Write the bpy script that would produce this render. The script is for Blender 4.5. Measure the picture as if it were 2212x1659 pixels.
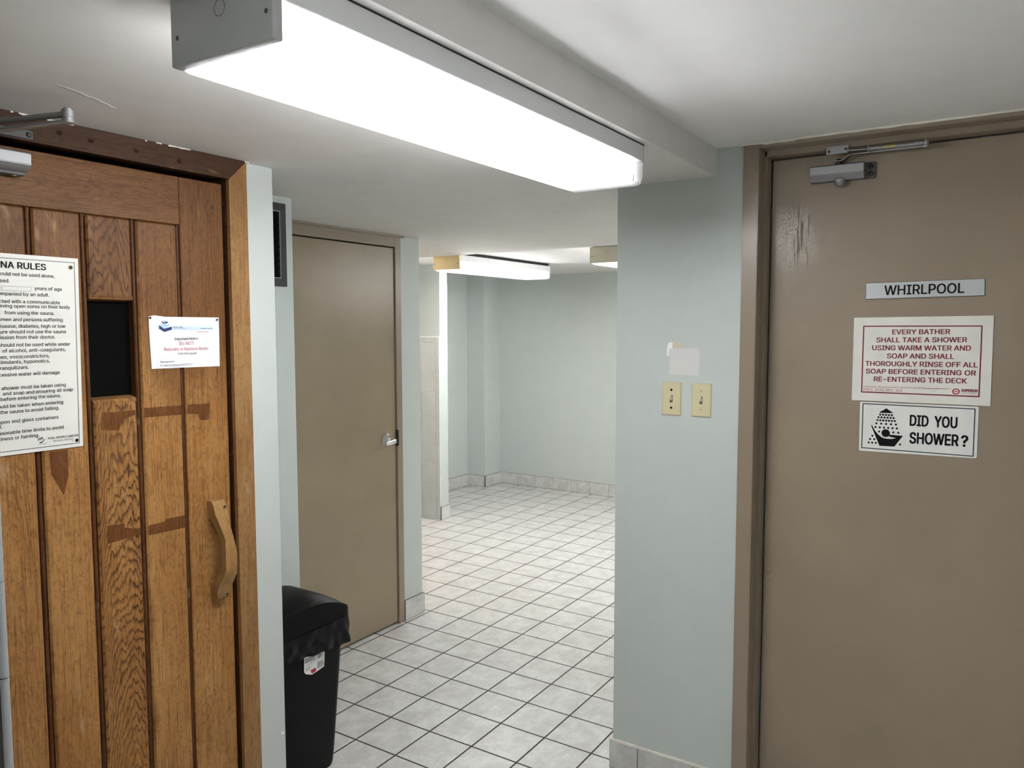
import bpy, bmesh, math, random
from mathutils import Vector, Matrix, noise as mnoise

for _o in list(bpy.data.objects):
    bpy.data.objects.remove(_o)
SC = bpy.context.scene
COL = SC.collection
random.seed(7)

# ------------------------------------------------------------------ camera
YAW, PITCH, ROLL, FPX = 0.573192, -0.073977, -0.001424, 1663.92
CAM = Vector((-2.08589, -2.68023, 1.59407))
cy, sy, cp, sp = math.cos(YAW), math.sin(YAW), math.cos(PITCH), math.sin(PITCH)
fw = Vector((cp * cy, cp * sy, sp))
rt = Vector((sy, -cy, 0.0))
up = rt.cross(fw)
c_, s_ = math.cos(ROLL), math.sin(ROLL)
rt2 = rt * c_ + up * s_
up2 = up * c_ - rt * s_
camd = bpy.data.cameras.new('camera')
camd.sensor_fit = 'HORIZONTAL'
camd.sensor_width = 36.0
camd.lens = FPX / 2212.0 * 36.0
camd.clip_start = 0.02
camd.clip_end = 60
cam = bpy.data.objects.new('camera', camd)
COL.objects.link(cam)
cam.matrix_world = Matrix(((rt2.x, up2.x, -fw.x, CAM.x), (rt2.y, up2.y, -fw.y, CAM.y),
                           (rt2.z, up2.z, -fw.z, CAM.z), (0, 0, 0, 1)))
SC.camera = cam

# ------------------------------------------------------------------ world, exposure, lamp levels
w = bpy.data.worlds.new('world')
SC.world = w
w.use_nodes = True
w.node_tree.nodes['Background'].inputs[0].default_value = (0.9, 0.95, 1.0, 1)
w.node_tree.nodes['Background'].inputs[1].default_value = 0.0
SC.view_settings.view_transform = 'Standard'
SC.view_settings.look = 'None'
SC.view_settings.gamma = 1.0
SC.view_settings.use_curve_mapping = False
SC.view_settings.exposure = 2.4
LAMP_NEAR, LAMP_REAR, LAMP_WARM, LAMP_FILL = 14.0, 14.5, 8.0, 12.0     # tube radiance; the last is an added fill lamp

# ------------------------------------------------------------------ small helpers
def s2l(r, g, b):
    f = lambda v: (v / 255 / 12.92) if v / 255 <= 0.04045 else ((v / 255 + 0.055) / 1.055) ** 2.4
    return (f(r), f(g), f(b), 1.0)


class N:
    """tiny node-graph writer"""
    def __init__(self, name):
        self.m = bpy.data.materials.new(name)
        self.m.use_nodes = True
        self.t = self.m.node_tree
        self.b = self.t.nodes['Principled BSDF']
        self.out = self.t.nodes['Material Output']

    def new(self, typ, **kw):
        n = self.t.nodes.new(typ)
        for k, v in kw.items():
            setattr(n, k, v)
        return n

    def put(self, sock, v):
        if isinstance(v, bpy.types.NodeSocket):
            self.t.links.new(v, sock)
        elif v is not None:
            sock.default_value = v

    def math(self, op, a, b=None, c=None, clamp=False):
        n = self.new('ShaderNodeMath', operation=op, use_clamp=clamp)
        self.put(n.inputs[0], a)
        if b is not None:
            self.put(n.inputs[1], b)
        if c is not None:
            self.put(n.inputs[2], c)
        return n.outputs[0]

    def vmath(self, op, a, b):
        n = self.new('ShaderNodeVectorMath', operation=op)
        self.put(n.inputs[0], a)
        self.put(n.inputs[1], b)
        return n.outputs[0]

    def noise(self, vec, scale, detail=2.0, rough=0.5, dist=0.0):
        n = self.new('ShaderNodeTexNoise')
        self.put(n.inputs['Vector'], vec)
        n.inputs['Scale'].default_value = scale
        n.inputs['Detail'].default_value = detail
        n.inputs['Roughness'].default_value = rough
        n.inputs['Distortion'].default_value = dist
        return n.outputs['Fac']

    def mix(self, fac, a, b, mode='MIX'):
        n = self.new('ShaderNodeMix', data_type='RGBA', blend_type=mode)
        self.put(n.inputs[0], fac)
        self.put(n.inputs[6], a)
        self.put(n.inputs[7], b)
        return n.outputs[2]

    def ramp(self, fac, stops, interp='LINEAR'):
        n = self.new('ShaderNodeValToRGB')
        n.color_ramp.interpolation = interp
        e = n.color_ramp.elements
        while len(e) < len(stops):
            e.new(0.5)
        for i, (p, c) in enumerate(stops):
            e[i].position = p
            e[i].color = c if len(c) == 4 else (*c, 1)
        self.put(n.inputs[0], fac)
        return n.outputs[0]

    def smooth(self, v, lo, hi, a=0.0, b=1.0):
        n = self.new('ShaderNodeMapRange', interpolation_type='SMOOTHSTEP')
        self.put(n.inputs[0], v)
        n.inputs[1].default_value = lo
        n.inputs[2].default_value = hi
        n.inputs[3].default_value = a
        n.inputs[4].default_value = b
        return n.outputs[0]

    def pos(self):
        if not hasattr(self, '_p'):
            self._p = self.new('ShaderNodeNewGeometry').outputs['Position']
        return self._p

    def xyz(self, v):
        n = self.new('ShaderNodeSeparateXYZ')
        self.put(n.inputs[0], v)
        return n.outputs

    def comb(self, x, y, z):
        n = self.new('ShaderNodeCombineXYZ')
        self.put(n.inputs[0], x)
        self.put(n.inputs[1], y)
        self.put(n.inputs[2], z)
        return n.outputs[0]

    def attr(self, name):
        return self.new('ShaderNodeAttribute', attribute_name=name).outputs['Fac']

    def bump(self, h, strength=0.2, dist=0.001, normal=None):
        n = self.new('ShaderNodeBump')
        n.inputs['Strength'].default_value = strength
        n.inputs['Distance'].default_value = dist
        self.put(n.inputs['Height'], h)
        if normal is not None:
            self.put(n.inputs['Normal'], normal)
        return n.outputs[0]

    def set(self, **kw):
        for k, v in kw.items():
            self.put(self.b.inputs[k.replace('_', ' ')], v)
        return self.m


def plain(name, col, rough=0.5, metal=0.0, spec=0.5, bump=0.0, bscale=400.0, bdist=0.0006, mottle=0.0, coat=0.0):
    g = N(name)
    P = g.pos()
    c = col
    if mottle:
        n1 = g.noise(P, 9.0, 4, 0.6)
        c = g.mix(g.smooth(n1, 0.3, 0.7), tuple(v * (1 - mottle) for v in col[:3]) + (1,),
                  tuple(min(1, v * (1 + mottle)) for v in col[:3]) + (1,))
    g.set(Base_Color=c, Roughness=rough, Metallic=metal)
    g.b.inputs['Specular IOR Level'].default_value = spec
    g.b.inputs['Coat Weight'].default_value = coat
    if bump:
        g.set(Normal=g.bump(g.noise(P, bscale, 2, 0.5), bump, bdist))
    return g.m


# ---- paints and plastics
M = {}
M['wall'] = plain('mint_wall_paint', (0.52, 0.565, 0.542, 1), 0.5, bump=0.12, bscale=260, mottle=0.012, spec=0.35)
M['wall_white'] = plain('white_wall_paint', (0.50, 0.525, 0.505, 1), 0.55, bump=0.1, bscale=260, mottle=0.012, spec=0.3)
M['ceiling'] = plain('ceiling_paint', (0.76, 0.74, 0.72, 1), 0.75, bump=0.15, bscale=140, mottle=0.02, spec=0.2)
M['ceiling_high'] = plain('ceiling_paint_white', (0.90, 0.89, 0.885, 1), 0.75, bump=0.15, bscale=140, mottle=0.015, spec=0.2)
M['frame'] = plain('taupe_frame_paint', (0.275, 0.215, 0.158, 1), 0.32, bump=0.1, bscale=300)
M['black'] = plain('black_void', (0.004, 0.004, 0.004, 1), 0.9, spec=0.1)
M['chrome'] = plain('chrome', (0.82, 0.83, 0.84, 1), 0.12, 1.0)
M['alu'] = plain('satin_aluminium', (0.33, 0.33, 0.335, 1), 0.5, 0.7, bump=0.05, bscale=700)
M['alu_dark'] = plain('dark_aluminium', (0.12, 0.12, 0.12, 1), 0.6, 0.5)
M['steel'] = plain('arm_steel', (0.30, 0.29, 0.28, 1), 0.4, 0.85)
M['screw'] = plain('dark_screw', (0.05, 0.045, 0.04, 1), 0.45, 0.7)
M['brass'] = plain('brass_label', (0.65, 0.5, 0.12, 1), 0.35, 0.6)
M['fixture'] = plain('fixture_enamel_shaded', (0.47, 0.48, 0.48, 1), 0.4, bump=0.03)  # housing enamel again, with the end cap's shade mixed into its colour
M['housing'] = plain('fixture_white_enamel', (0.76, 0.77, 0.78, 1), 0.35)
M['cream_cap'] = plain('cream_enamel', (0.80, 0.77, 0.64, 1), 0.45)
M['yellow_cap'] = plain('yellow_enamel', (0.88, 0.74, 0.46, 1), 0.45)  # yellow enamel for the end cap of one rear fitting
M['gap_shade'] = plain('dark_line', (0.02, 0.02, 0.02, 1), 0.7)  # near-black standing in for shade in narrow gaps
M['grey_frame'] = plain('vent_grey_metal', (0.05, 0.053, 0.053, 1), 0.45, 0.2)
M['plate'] = plain('ivory_plastic', (0.62, 0.55, 0.345, 1), 0.38)
M['toggle'] = plain('ivory_toggle', (0.78, 0.74, 0.6, 1), 0.3)
M['slot'] = plain('switch_slot', (0.12, 0.09, 0.05, 1), 0.6)
M['bin'] = plain('black_bin_plastic', (0.0022, 0.0022, 0.0024, 1), 0.45, spec=0.16, bump=0.15, bscale=900, bdist=0.0003)
M['sticker'] = plain('sticker_paper', (0.74, 0.74, 0.72, 1), 0.5)
M['sticker_grey'] = plain('sticker_grey_print', (0.32, 0.33, 0.32, 1), 0.5)
M['red'] = plain('red_print', (0.42, 0.012, 0.03, 1), 0.5)
M['maroon'] = plain('maroon_print', (0.20, 0.004, 0.016, 1), 0.45)
M['rose'] = plain('rose_print', (0.52, 0.09, 0.15, 1), 0.6)
M['ink'] = plain('black_print', (0.004, 0.004, 0.005, 1), 0.6, spec=0.15)
M['inkblue'] = plain('blue_black_print', (0.012, 0.016, 0.035, 1), 0.5)
M['inkgrey'] = plain('grey_print', (0.13, 0.13, 0.14, 1), 0.6)
M['navy'] = plain('navy_print', (0.012, 0.03, 0.13, 1), 0.5)
M['sky'] = plain('light_blue_print', (0.30, 0.52, 0.80, 1), 0.5)
M['pale'] = plain('pale_blue_print', (0.55, 0.68, 0.80, 1), 0.5)
M['sign_white'] = plain('white_sign_plastic', (0.80, 0.80, 0.765, 1), 0.4, mottle=0.025)
M['sign_cream'] = plain('cream_sign_plastic', (0.80, 0.78, 0.72, 1), 0.4, mottle=0.03)
M['board_cream'] = plain('cream_board', (0.67, 0.66, 0.615, 1), 0.45, mottle=0.03)
M['paper'] = plain('white_paper', (0.72, 0.72, 0.735, 1), 0.6)
M['caulk'] = plain('caulk', (0.72, 0.69, 0.62, 1), 0.6, mottle=0.1)
M['patch'] = plain('grey_patch_paint', (0.635, 0.625, 0.605, 1), 0.6)
M['patch_beige'] = plain('beige_patch_paint', (0.60, 0.54, 0.42, 1), 0.6)
M['patch_white'] = plain('white_plaster', (0.85, 0.85, 0.82, 1), 0.7)
M['wall_tile'] = plain('glazed_grey_tile', (0.545, 0.565, 0.575, 1), 0.25, mottle=0.04)
M['grout_white'] = plain('white_grout', (0.80, 0.80, 0.78, 1), 0.7)
M['bullnose'] = plain('white_edge_tile', (0.30, 0.31, 0.32, 1), 0.35)
M['tile_dark'] = plain('slate_grey_tile', (0.20, 0.22, 0.22, 1), 0.35, mottle=0.05)


def stain_tile(name, grid):
    g = N(name)
    P = g.pos()
    x, y, z = g.xyz(P)
    n1 = g.noise(P, 11.0, 5, 0.62, 0.4)
    n2 = g.noise(P, 55.0, 4, 0.6)
    if grid:
        T = 0.2032
        cellx = g.math('FLOOR', g.math('DIVIDE', x, T))
        celly = g.math('FLOOR', g.math('DIVIDE', y, T))
        wn = g.new('ShaderNodeTexWhiteNoise', noise_dimensions='2D')
        g.put(wn.inputs['Vector'], g.comb(cellx, celly, 0.0))
        var = wn.outputs['Value']
    else:
        var = g.attr('tint')
    streak = g.noise(g.comb(g.math('MULTIPLY', x, 8.0), g.math('MULTIPLY', y, 30.0), g.math('MULTIPLY', z, 30.0)), 1.0, 4, 0.6, 0.3)
    base = g.mix(g.smooth(n1, 0.32, 0.7), (0.50, 0.496, 0.48, 1), (0.65, 0.65, 0.635, 1))
    base = g.mix(g.math('MULTIPLY', g.smooth(n2, 0.42, 0.7), 0.35), base, (0.40, 0.39, 0.37, 1))
    base = g.mix(g.math('MULTIPLY', g.smooth(streak, 0.45, 0.75), 0.4), base, (0.68, 0.67, 0.65, 1))
    base = g.mix(g.math('MULTIPLY', var, 0.14), base, (0.42, 0.405, 0.38, 1))
    if grid:
        def line(v):
            fr = g.math('FRACT', g.math('ADD', g.math('DIVIDE', v, T), 0.5))
            d = g.math('MULTIPLY', g.math('ABSOLUTE', g.math('SUBTRACT', fr, 0.5)), T)
            return d
        d = g.math('MINIMUM', line(x), line(y))
        d = g.math('ADD', d, g.math('MULTIPLY', g.math('SUBTRACT', g.noise(P, 70, 2), 0.5), 0.0012))
        gm = g.smooth(d, 0.0028, 0.0040, 1.0, 0.0)
        gcol = g.mix(g.noise(P, 25, 3), (0.012, 0.009, 0.008, 1), (0.030, 0.024, 0.020, 1))
        col = g.mix(gm, base, gcol)
        hgt = g.math('ADD', g.math('SUBTRACT', 1.0, g.smooth(d, 0.001, 0.006, 1.0, 0.0)), g.math('MULTIPLY', n2, 0.06))
        g.set(Base_Color=col, Roughness=g.math('ADD', g.math('MULTIPLY', gm, 0.35), 0.36),
              Normal=g.bump(hgt, 0.35, 0.002))
    else:
        g.set(Base_Color=base, Roughness=0.42, Normal=g.bump(n2, 0.06, 0.001))
    g.b.inputs['Specular IOR Level'].default_value = 0.45
    return g.m


M['floor'] = stain_tile('floor_tile', True)
M['base_tile'] = stain_tile('base_tile', False)
M['grout'] = plain('dark_grout', (0.035, 0.03, 0.026, 1), 0.8)


def wood(name, light, mid, dark, gain=1.0, rough=0.52, coat=0.15, worn=None):
    """sawn softwood: growth rings cut by the board; attributes pu (across), pv (along), ps (seed)"""
    g = N(name)
    pu, pv, ps, pg = g.attr('pu'), g.attr('pv'), g.attr('ps'), g.attr('pg')
    s1 = g.math('FRACT', g.math('MULTIPLY', ps, 13.37))
    s2 = g.math('FRACT', g.math('MULTIPLY', ps, 29.71))
    s3 = g.math('FRACT', g.math('MULTIPLY', ps, 7.93))
    off = g.math('MULTIPLY', ps, 37.0)
    v1 = g.comb(g.math('ADD', g.math('MULTIPLY', pu, 14.0), off), g.math('MULTIPLY', pv, 3.0), off)
    v2 = g.comb(g.math('ADD', g.math('MULTIPLY', pu, 85.0), off), g.math('MULTIPLY', pv, 9.0), off)
    nz1 = g.math('SUBTRACT', g.noise(v1, 1.0, 3, 0.55), 0.5)
    nz2 = g.math('SUBTRACT', g.noise(v2, 1.0, 3, 0.6), 0.5)
    A = g.math('ADD', pu, g.math('MULTIPLY', g.math('SUBTRACT', s1, 0.5), 0.06))
    A = g.math('ADD', A, g.math('MULTIPLY', nz1, 0.022))
    k = g.math('ADD', g.math('MULTIPLY', s3, 0.06), 0.045)
    B = g.math('ADD', g.math('ADD', g.math('MULTIPLY', s2, 0.10), 0.012), g.math('MULTIPLY', pv, k))
    B = g.math('ADD', B, g.math('ADD', g.math('MULTIPLY', nz1, 0.030), g.math('MULTIPLY', nz2, 0.0065)))
    r = g.math('SQRT', g.math('ADD', g.math('MULTIPLY', A, A), g.math('MULTIPLY', B, B)))
    f = g.math('FRACT', g.math('MULTIPLY', r, 310.0))
    band = g.ramp(f, [(0.0, (0.15,) * 3), (0.40, (0.0,) * 3), (0.66, (0.35,) * 3), (0.86, (1.0,) * 3), (1.0, (0.15,) * 3)])
    v3 = g.comb(g.math('ADD', g.math('MULTIPLY', pu, 300.0), off), g.math('MULTIPLY', pv, 7.0), off)
    fib = g.noise(v3, 1.0, 3, 0.6)
    v4 = g.comb(g.math('ADD', g.math('MULTIPLY', pu, 9.0), off), g.math('MULTIPLY', pv, 2.2), off)
    blot = g.noise(v4, 1.0, 4, 0.6, 0.6)
    v5 = g.comb(g.math('ADD', g.math('MULTIPLY', pu, 75.0), off), g.math('MULTIPLY', pv, 40.0), off)
    burl = g.noise(v5, 1.0, 4, 0.65, 1.5)
    col = g.mix(g.smooth(blot, 0.30, 0.72), mid, light)
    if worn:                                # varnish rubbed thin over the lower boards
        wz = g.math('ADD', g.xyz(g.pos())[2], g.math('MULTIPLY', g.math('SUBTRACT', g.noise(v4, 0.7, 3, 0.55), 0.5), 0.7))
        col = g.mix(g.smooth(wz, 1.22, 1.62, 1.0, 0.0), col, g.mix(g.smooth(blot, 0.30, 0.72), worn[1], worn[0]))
    col = g.mix(g.math('MULTIPLY', g.smooth(burl, 0.46, 0.66), 0.30), col, dark)
    amt = g.math('ADD', g.math('MULTIPLY', g.smooth(g.noise(v4, 0.8, 2, 0.5), 0.30, 0.66, 0.25, 1.0), pg), g.math('MULTIPLY', g.math('MAXIMUM', g.math('SUBTRACT', pg, 0.5), 0.0), 0.6))
    col = g.mix(g.math('MULTIPLY', g.math('MULTIPLY', band, amt), gain, clamp=True), col, dark)
    col = g.mix(g.math('MULTIPLY', g.smooth(fib, 0.44, 0.72), 0.48), col, dark)
    scuff = g.noise(g.comb(g.math('MULTIPLY', pu, 22.0), g.math('MULTIPLY', pv, 6.0), off), 1.0, 4, 0.6, 0.8)
    col = g.mix(g.math('MULTIPLY', g.smooth(scuff, 0.62, 0.78), 0.38), col, (0.52, 0.39, 0.24, 1))
    g.set(Base_Color=col, Roughness=g.math('ADD', g.math('MULTIPLY', scuff, 0.2), rough - 0.1),
          Normal=g.bump(g.math('ADD', g.math('MULTIPLY', band, -0.5), fib), 0.12, 0.0008))
    g.b.inputs['Specular IOR Level'].default_value = 0.2
    g.b.inputs['Coat Weight'].default_value = coat * 0.2
    g.b.inputs['Coat Roughness'].default_value = 0.3
    return g.m


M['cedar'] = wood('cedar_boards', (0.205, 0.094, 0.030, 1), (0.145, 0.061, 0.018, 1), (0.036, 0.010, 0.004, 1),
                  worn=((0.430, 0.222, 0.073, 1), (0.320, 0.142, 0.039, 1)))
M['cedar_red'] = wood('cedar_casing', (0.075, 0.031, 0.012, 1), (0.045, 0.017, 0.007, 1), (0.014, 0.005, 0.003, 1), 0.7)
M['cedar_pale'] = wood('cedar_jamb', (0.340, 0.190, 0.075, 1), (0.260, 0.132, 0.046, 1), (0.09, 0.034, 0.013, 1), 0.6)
M['groove'] = wood('cedar_groove', (0.125, 0.045, 0.015, 1), (0.08, 0.028, 0.009, 1), (0.014, 0.005, 0.002, 1), 1.2)
M['lacquer'] = wood('old_lacquer_mark', (0.170, 0.066, 0.020, 1), (0.130, 0.048, 0.014, 1), (0.035, 0.010, 0.004, 1), 0.9, 0.4)
M['handle'] = wood('carved_handle_wood', (0.36, 0.205, 0.078, 1), (0.27, 0.135, 0.045, 1), (0.11, 0.045, 0.014, 1), 0.4, 0.35, 0.3)


def door_paint(name, col, wet=False):
    g = N(name)
    P = g.pos()
    x, y, z = g.xyz(P)
    n = g.noise(P, 230.0, 2, 0.5)
    c = g.mix(g.smooth(g.noise(P, 3.0, 3, 0.55), 0.3, 0.7), tuple(v * 0.95 for v in col[:3]) + (1,), tuple(v * 1.05 for v in col[:3]) + (1,))
    if not wet:
        g.set(Base_Color=c, Roughness=0.27, Normal=g.bump(n, 0.40, 0.0012))
        return g.m
    # steam run marks beside the frame, below the closer
    dy = g.math('DIVIDE', g.math('ADD', y, 2.085), 0.085)
    dz = g.math('DIVIDE', g.math('SUBTRACT', z, 1.875), 0.135)
    d2 = g.math('ADD', g.math('MULTIPLY', dy, dy), g.math('MULTIPLY', dz, dz))
    d2 = g.math('ADD', d2, g.math('MULTIPLY', g.math('SUBTRACT', g.noise(P, 22, 3), 0.5), 1.6))
    area = g.smooth(d2, 0.35, 1.25, 1.0, 0.0)
    drops = g.smooth(g.noise(P, 300.0, 3, 0.7), 0.53, 0.61)
    runs = g.noise(g.comb(x, g.math('MULTIPLY', y, 130.0), g.math('MULTIPLY', z, 9.0)), 1.0, 2, 0.5, 0.3)
    mid = g.smooth(g.math('ABSOLUTE', g.math('ADD', y, 2.11)), 0.02, 0.05, 1.0, 0.0)
    runs = g.math('MULTIPLY', g.smooth(runs, 0.56, 0.62), mid)
    # chips running down the latch edge
    chip = g.math('MULTIPLY', g.smooth(g.noise(P, 150.0, 3, 0.7), 0.60, 0.66),
                  g.smooth(g.math('ADD', g.math('ABSOLUTE', g.math('ADD', y, 2.037)), g.math('MULTIPLY', g.math('SUBTRACT', g.noise(P, 16, 2), 0.5), 0.02)), 0.004, 0.016, 1.0, 0.0))
    chip = g.math('MULTIPLY', chip, g.math('MULTIPLY', g.smooth(z, 1.45, 1.25), g.smooth(z, 0.35, 0.8)))
    spots = g.math('MAXIMUM', drops, runs)
    marks = g.math('MULTIPLY', area, spots)
    c = g.mix(g.math('MULTIPLY', marks, 0.42), c, tuple(v * 0.45 for v in col[:3]) + (1,))
    c = g.mix(g.math('MULTIPLY', chip, 0.6), c, (0.55, 0.50, 0.42, 1))
    ro = g.math('SUBTRACT', 0.44, g.math('MULTIPLY', area, 0.15))
    ro = g.math('ADD', ro, g.math('MULTIPLY', marks, 0.3))
    g.set(Base_Color=c, Roughness=ro, Normal=g.bump(g.math('ADD', n, g.math('MULTIPLY', marks, -1.0)), 0.22, 0.0007))
    return g.m


M['door_taupe'] = door_paint('taupe_door_paint', (0.285, 0.222, 0.143, 1))
M['door_wet'] = door_paint('brown_door_paint', (0.300, 0.236, 0.170, 1), True)

# thin black plastic film
g = N('black_bag_film')
g.b.inputs['Specular IOR Level'].default_value = 0.25
g.set(Base_Color=(0.0022, 0.0022, 0.003, 1), Roughness=0.28, Normal=g.bump(g.noise(g.pos(), 16, 2, 0.5, 0.8), 0.25, 0.006))
M['bag'] = g.m

# brushed sign plate
g = N('brushed_plate')
x, y, z = g.xyz(g.pos())
bn = g.noise(g.comb(x, g.math('MULTIPLY', y, 6.0), g.math('MULTIPLY', z, 900.0)), 1.0, 2)
g.set(Base_Color=g.mix(bn, (0.46, 0.47, 0.48, 1), (0.60, 0.61, 0.62, 1)), Roughness=0.38, Metallic=0.35)
M['brushed'] = g.m

# sauna window glass, painted black for the unlit room behind
g = N('unlit_room_glass')
g.set(Base_Color=(0.004, 0.004, 0.004, 1), Roughness=0.08, IOR=1.45)
g.b.inputs['Specular IOR Level'].default_value = 0.08
M['glass'] = g.m


def tube_mat(col, power):
    g = N('tube_glow')
    em = g.new('ShaderNodeEmission')
    em.inputs[0].default_value = (*col, 1)
    em.inputs[1].default_value = power
    g.t.links.new(em.outputs[0], g.out.inputs[0])
    return g.m


def lens_mat(col, x0, x1, fade=0.095):
    """clear prismatic acrylic, glowing faintly where the tubes run behind it"""
    g = N('prismatic_lens')
    x, y, z = g.xyz(g.pos())
    e = g.math('MULTIPLY', g.smooth(x, x0 + 0.002, x0 + fade, 0.10, 1.0), g.smooth(x, x1 - fade, x1 - 0.002, 1.0, 0.06))
    rib = g.math('ADD', g.math('MULTIPLY', g.math('SINE', g.math('MULTIPLY', y, 900.0)), 0.28), 0.85)
    ribx = g.math('ADD', g.math('MULTIPLY', g.math('SINE', g.math('MULTIPLY', x, 900.0)), 0.28), 0.85)
    em = g.new('ShaderNodeEmission')
    em.inputs[0].default_value = (*col, 1)
    g.put(em.inputs[1], g.math('MULTIPLY', g.math('MULTIPLY', e, g.math('MULTIPLY', rib, ribx)), 2.0))
    g.set(Base_Color=(0.75, 0.75, 0.78, 1), Roughness=0.25)
    ad = g.new('ShaderNodeAddShader')
    g.t.links.new(em.outputs[0], ad.inputs[0])
    g.t.links.new(g.b.outputs[0], ad.inputs[1])
    tr = g.new('ShaderNodeBsdfTransparent')
    mx = g.new('ShaderNodeMixShader')
    mx.inputs[0].default_value = 0.25
    g.t.links.new(tr.outputs[0], mx.inputs[1])
    g.t.links.new(ad.outputs[0], mx.inputs[2])
    g.t.links.new(mx.outputs[0], g.out.inputs[0])
    return g.m


# ------------------------------------------------------------------ mesh helpers
def bm_new():
    b = bmesh.new()
    for k in ('pu', 'pv', 'ps', 'pg', 'tint'):
        b.verts.layers.float.new(k)
    return b


def box(bm, x0, x1, y0, y1, z0, z1, bev=0.0, seg=1):
    x0, x1 = min(x0, x1), max(x0, x1)
    y0, y1 = min(y0, y1), max(y0, y1)
    z0, z1 = min(z0, z1), max(z0, z1)
    r = bmesh.ops.create_cube(bm, size=1.0)
    vs = r['verts']
    for v in vs:
        v.co = Vector((x0 + (v.co.x + 0.5) * (x1 - x0), y0 + (v.co.y + 0.5) * (y1 - y0), z0 + (v.co.z + 0.5) * (z1 - z0)))
    if bev > 0:
        es = list({e for v in vs for e in v.link_edges})
        r2 = bmesh.ops.bevel(bm, geom=es, offset=bev, segments=seg, profile=0.5, affect='EDGES', clamp_overlap=True)
        vs = list({v for f in r2['faces'] for v in f.verts} | {v for v in vs if v.is_valid})
    return vs


def plank(bm, vs, axis, c_across, seed, z0=0.0, grain=0.3):
    """store wood coordinates; axis 'z' = grain runs upright, 'x' = along x"""
    lu, lv, ls = (bm.verts.layers.float[k] for k in ('pu', 'pv', 'ps'))
    lg_ = bm.verts.layers.float['pg']
    for v in vs:
        v[lg_] = grain
        if axis == 'z':
            v[lu], v[lv] = v.co.x + v.co.y * 0.7 - c_across, v.co.z - z0
        else:
            v[lu], v[lv] = v.co.z + v.co.y * 0.7 - c_across, v.co.x - z0
        v[ls] = seed


def prism(bm, pts, fn, d0, d1):
    """polygon pts (a,b), extruded from depth d0 to d1; fn(a,b,d) -> world"""
    lo = [bm.verts.new(fn(a, b, d0)) for a, b in pts]
    hi = [bm.verts.new(fn(a, b, d1)) for a, b in pts]
    n = len(pts)
    fs = [bm.faces.new(lo[::-1]), bm.faces.new(hi)]
    for i in range(n):
        fs.append(bm.faces.new((lo[i], lo[(i + 1) % n], hi[(i + 1) % n], hi[i])))
    bmesh.ops.recalc_face_normals(bm, faces=fs)
    return lo + hi


def cyl(bm, p0, p1, r0, r1=None, seg=24):
    p0, p1 = Vector(p0), Vector(p1)
    r1 = r0 if r1 is None else r1
    d = (p1 - p0).normalized()
    a = d.orthogonal().normalized()
    b = d.cross(a)
    lo, hi = [], []
    for i in range(seg):
        t = 2 * math.pi * i / seg
        u = a * math.cos(t) + b * math.sin(t)
        lo.append(bm.verts.new(p0 + u * r0))
        hi.append(bm.verts.new(p1 + u * r1))
    fs = [bm.faces.new(lo[::-1]), bm.faces.new(hi)]
    for i in range(seg):
        fs.append(bm.faces.new((lo[i], lo[(i + 1) % seg], hi[(i + 1) % seg], hi[i])))
    return lo + hi


def lathe(bm, p, d, prof, seg=28):
    """profile [(radius, distance along d)]"""
    p, d = Vector(p), Vector(d).normalized()
    a = d.orthogonal().normalized()
    b = d.cross(a)
    rings = []
    for r, h in prof:
        rings.append([bm.verts.new(p + d * h + (a * math.cos(2 * math.pi * i / seg) + b * math.sin(2 * math.pi * i / seg)) * max(r, 1e-5)) for i in range(seg)])
    for k in range(len(rings) - 1):
        for i in range(seg):
            bm.faces.new((rings[k][i], rings[k][(i + 1) % seg], rings[k + 1][(i + 1) % seg], rings[k + 1][i]))
    bm.faces.new(rings[0][::-1])
    bm.faces.new(rings[-1])


def tube(bm, pts, r, seg=12, flat=None):
    """swept bar through pts; flat=(halfwidth, halfheight) gives a flat strap"""
    pts = [Vector(p) for p in pts]
    rings = []
    for i, p in enumerate(pts):
        d = (pts[min(i + 1, len(pts) - 1)] - pts[max(i - 1, 0)]).normalized()
        side = d.cross(Vector((0, 0, 1)))
        side = side.normalized() if side.length > 1e-6 else Vector((1, 0, 0))
        upv = side.cross(d).normalized()
        ring = []
        for k in range(seg):
            t = 2 * math.pi * k / seg
            if flat:
                c, s = math.cos(t), math.sin(t)
                q = 4.0
                m = (abs(c) ** q + abs(s) ** q) ** (-1 / q)
                ring.append(bm.verts.new(p + side * (c * m * flat[0]) + upv * (s * m * flat[1])))
            else:
                ring.append(bm.verts.new(p + side * math.cos(t) * r + upv * math.sin(t) * r))
        rings.append(ring)
    for a, b in zip(rings, rings[1:]):
        for k in range(seg):
            bm.faces.new((a[k], a[(k + 1) % seg], b[(k + 1) % seg], b[k]))
    bm.faces.new(rings[0][::-1])
    bm.faces.new(rings[-1])


PRINTED = {'lettering', 'heading', 'rules_text', 'maker_name', 'small_print', 'letterhead', 'red_lettering', 'print', 'logo_mark', 'banner',
           'pictogram', 'border', 'emblem', 'blank_box', 'paint_patch', 'tape_mark', 'paint_chip', 'scuff_mark', 'sticker', 'rust_stain', 'screw_slot'}


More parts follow.
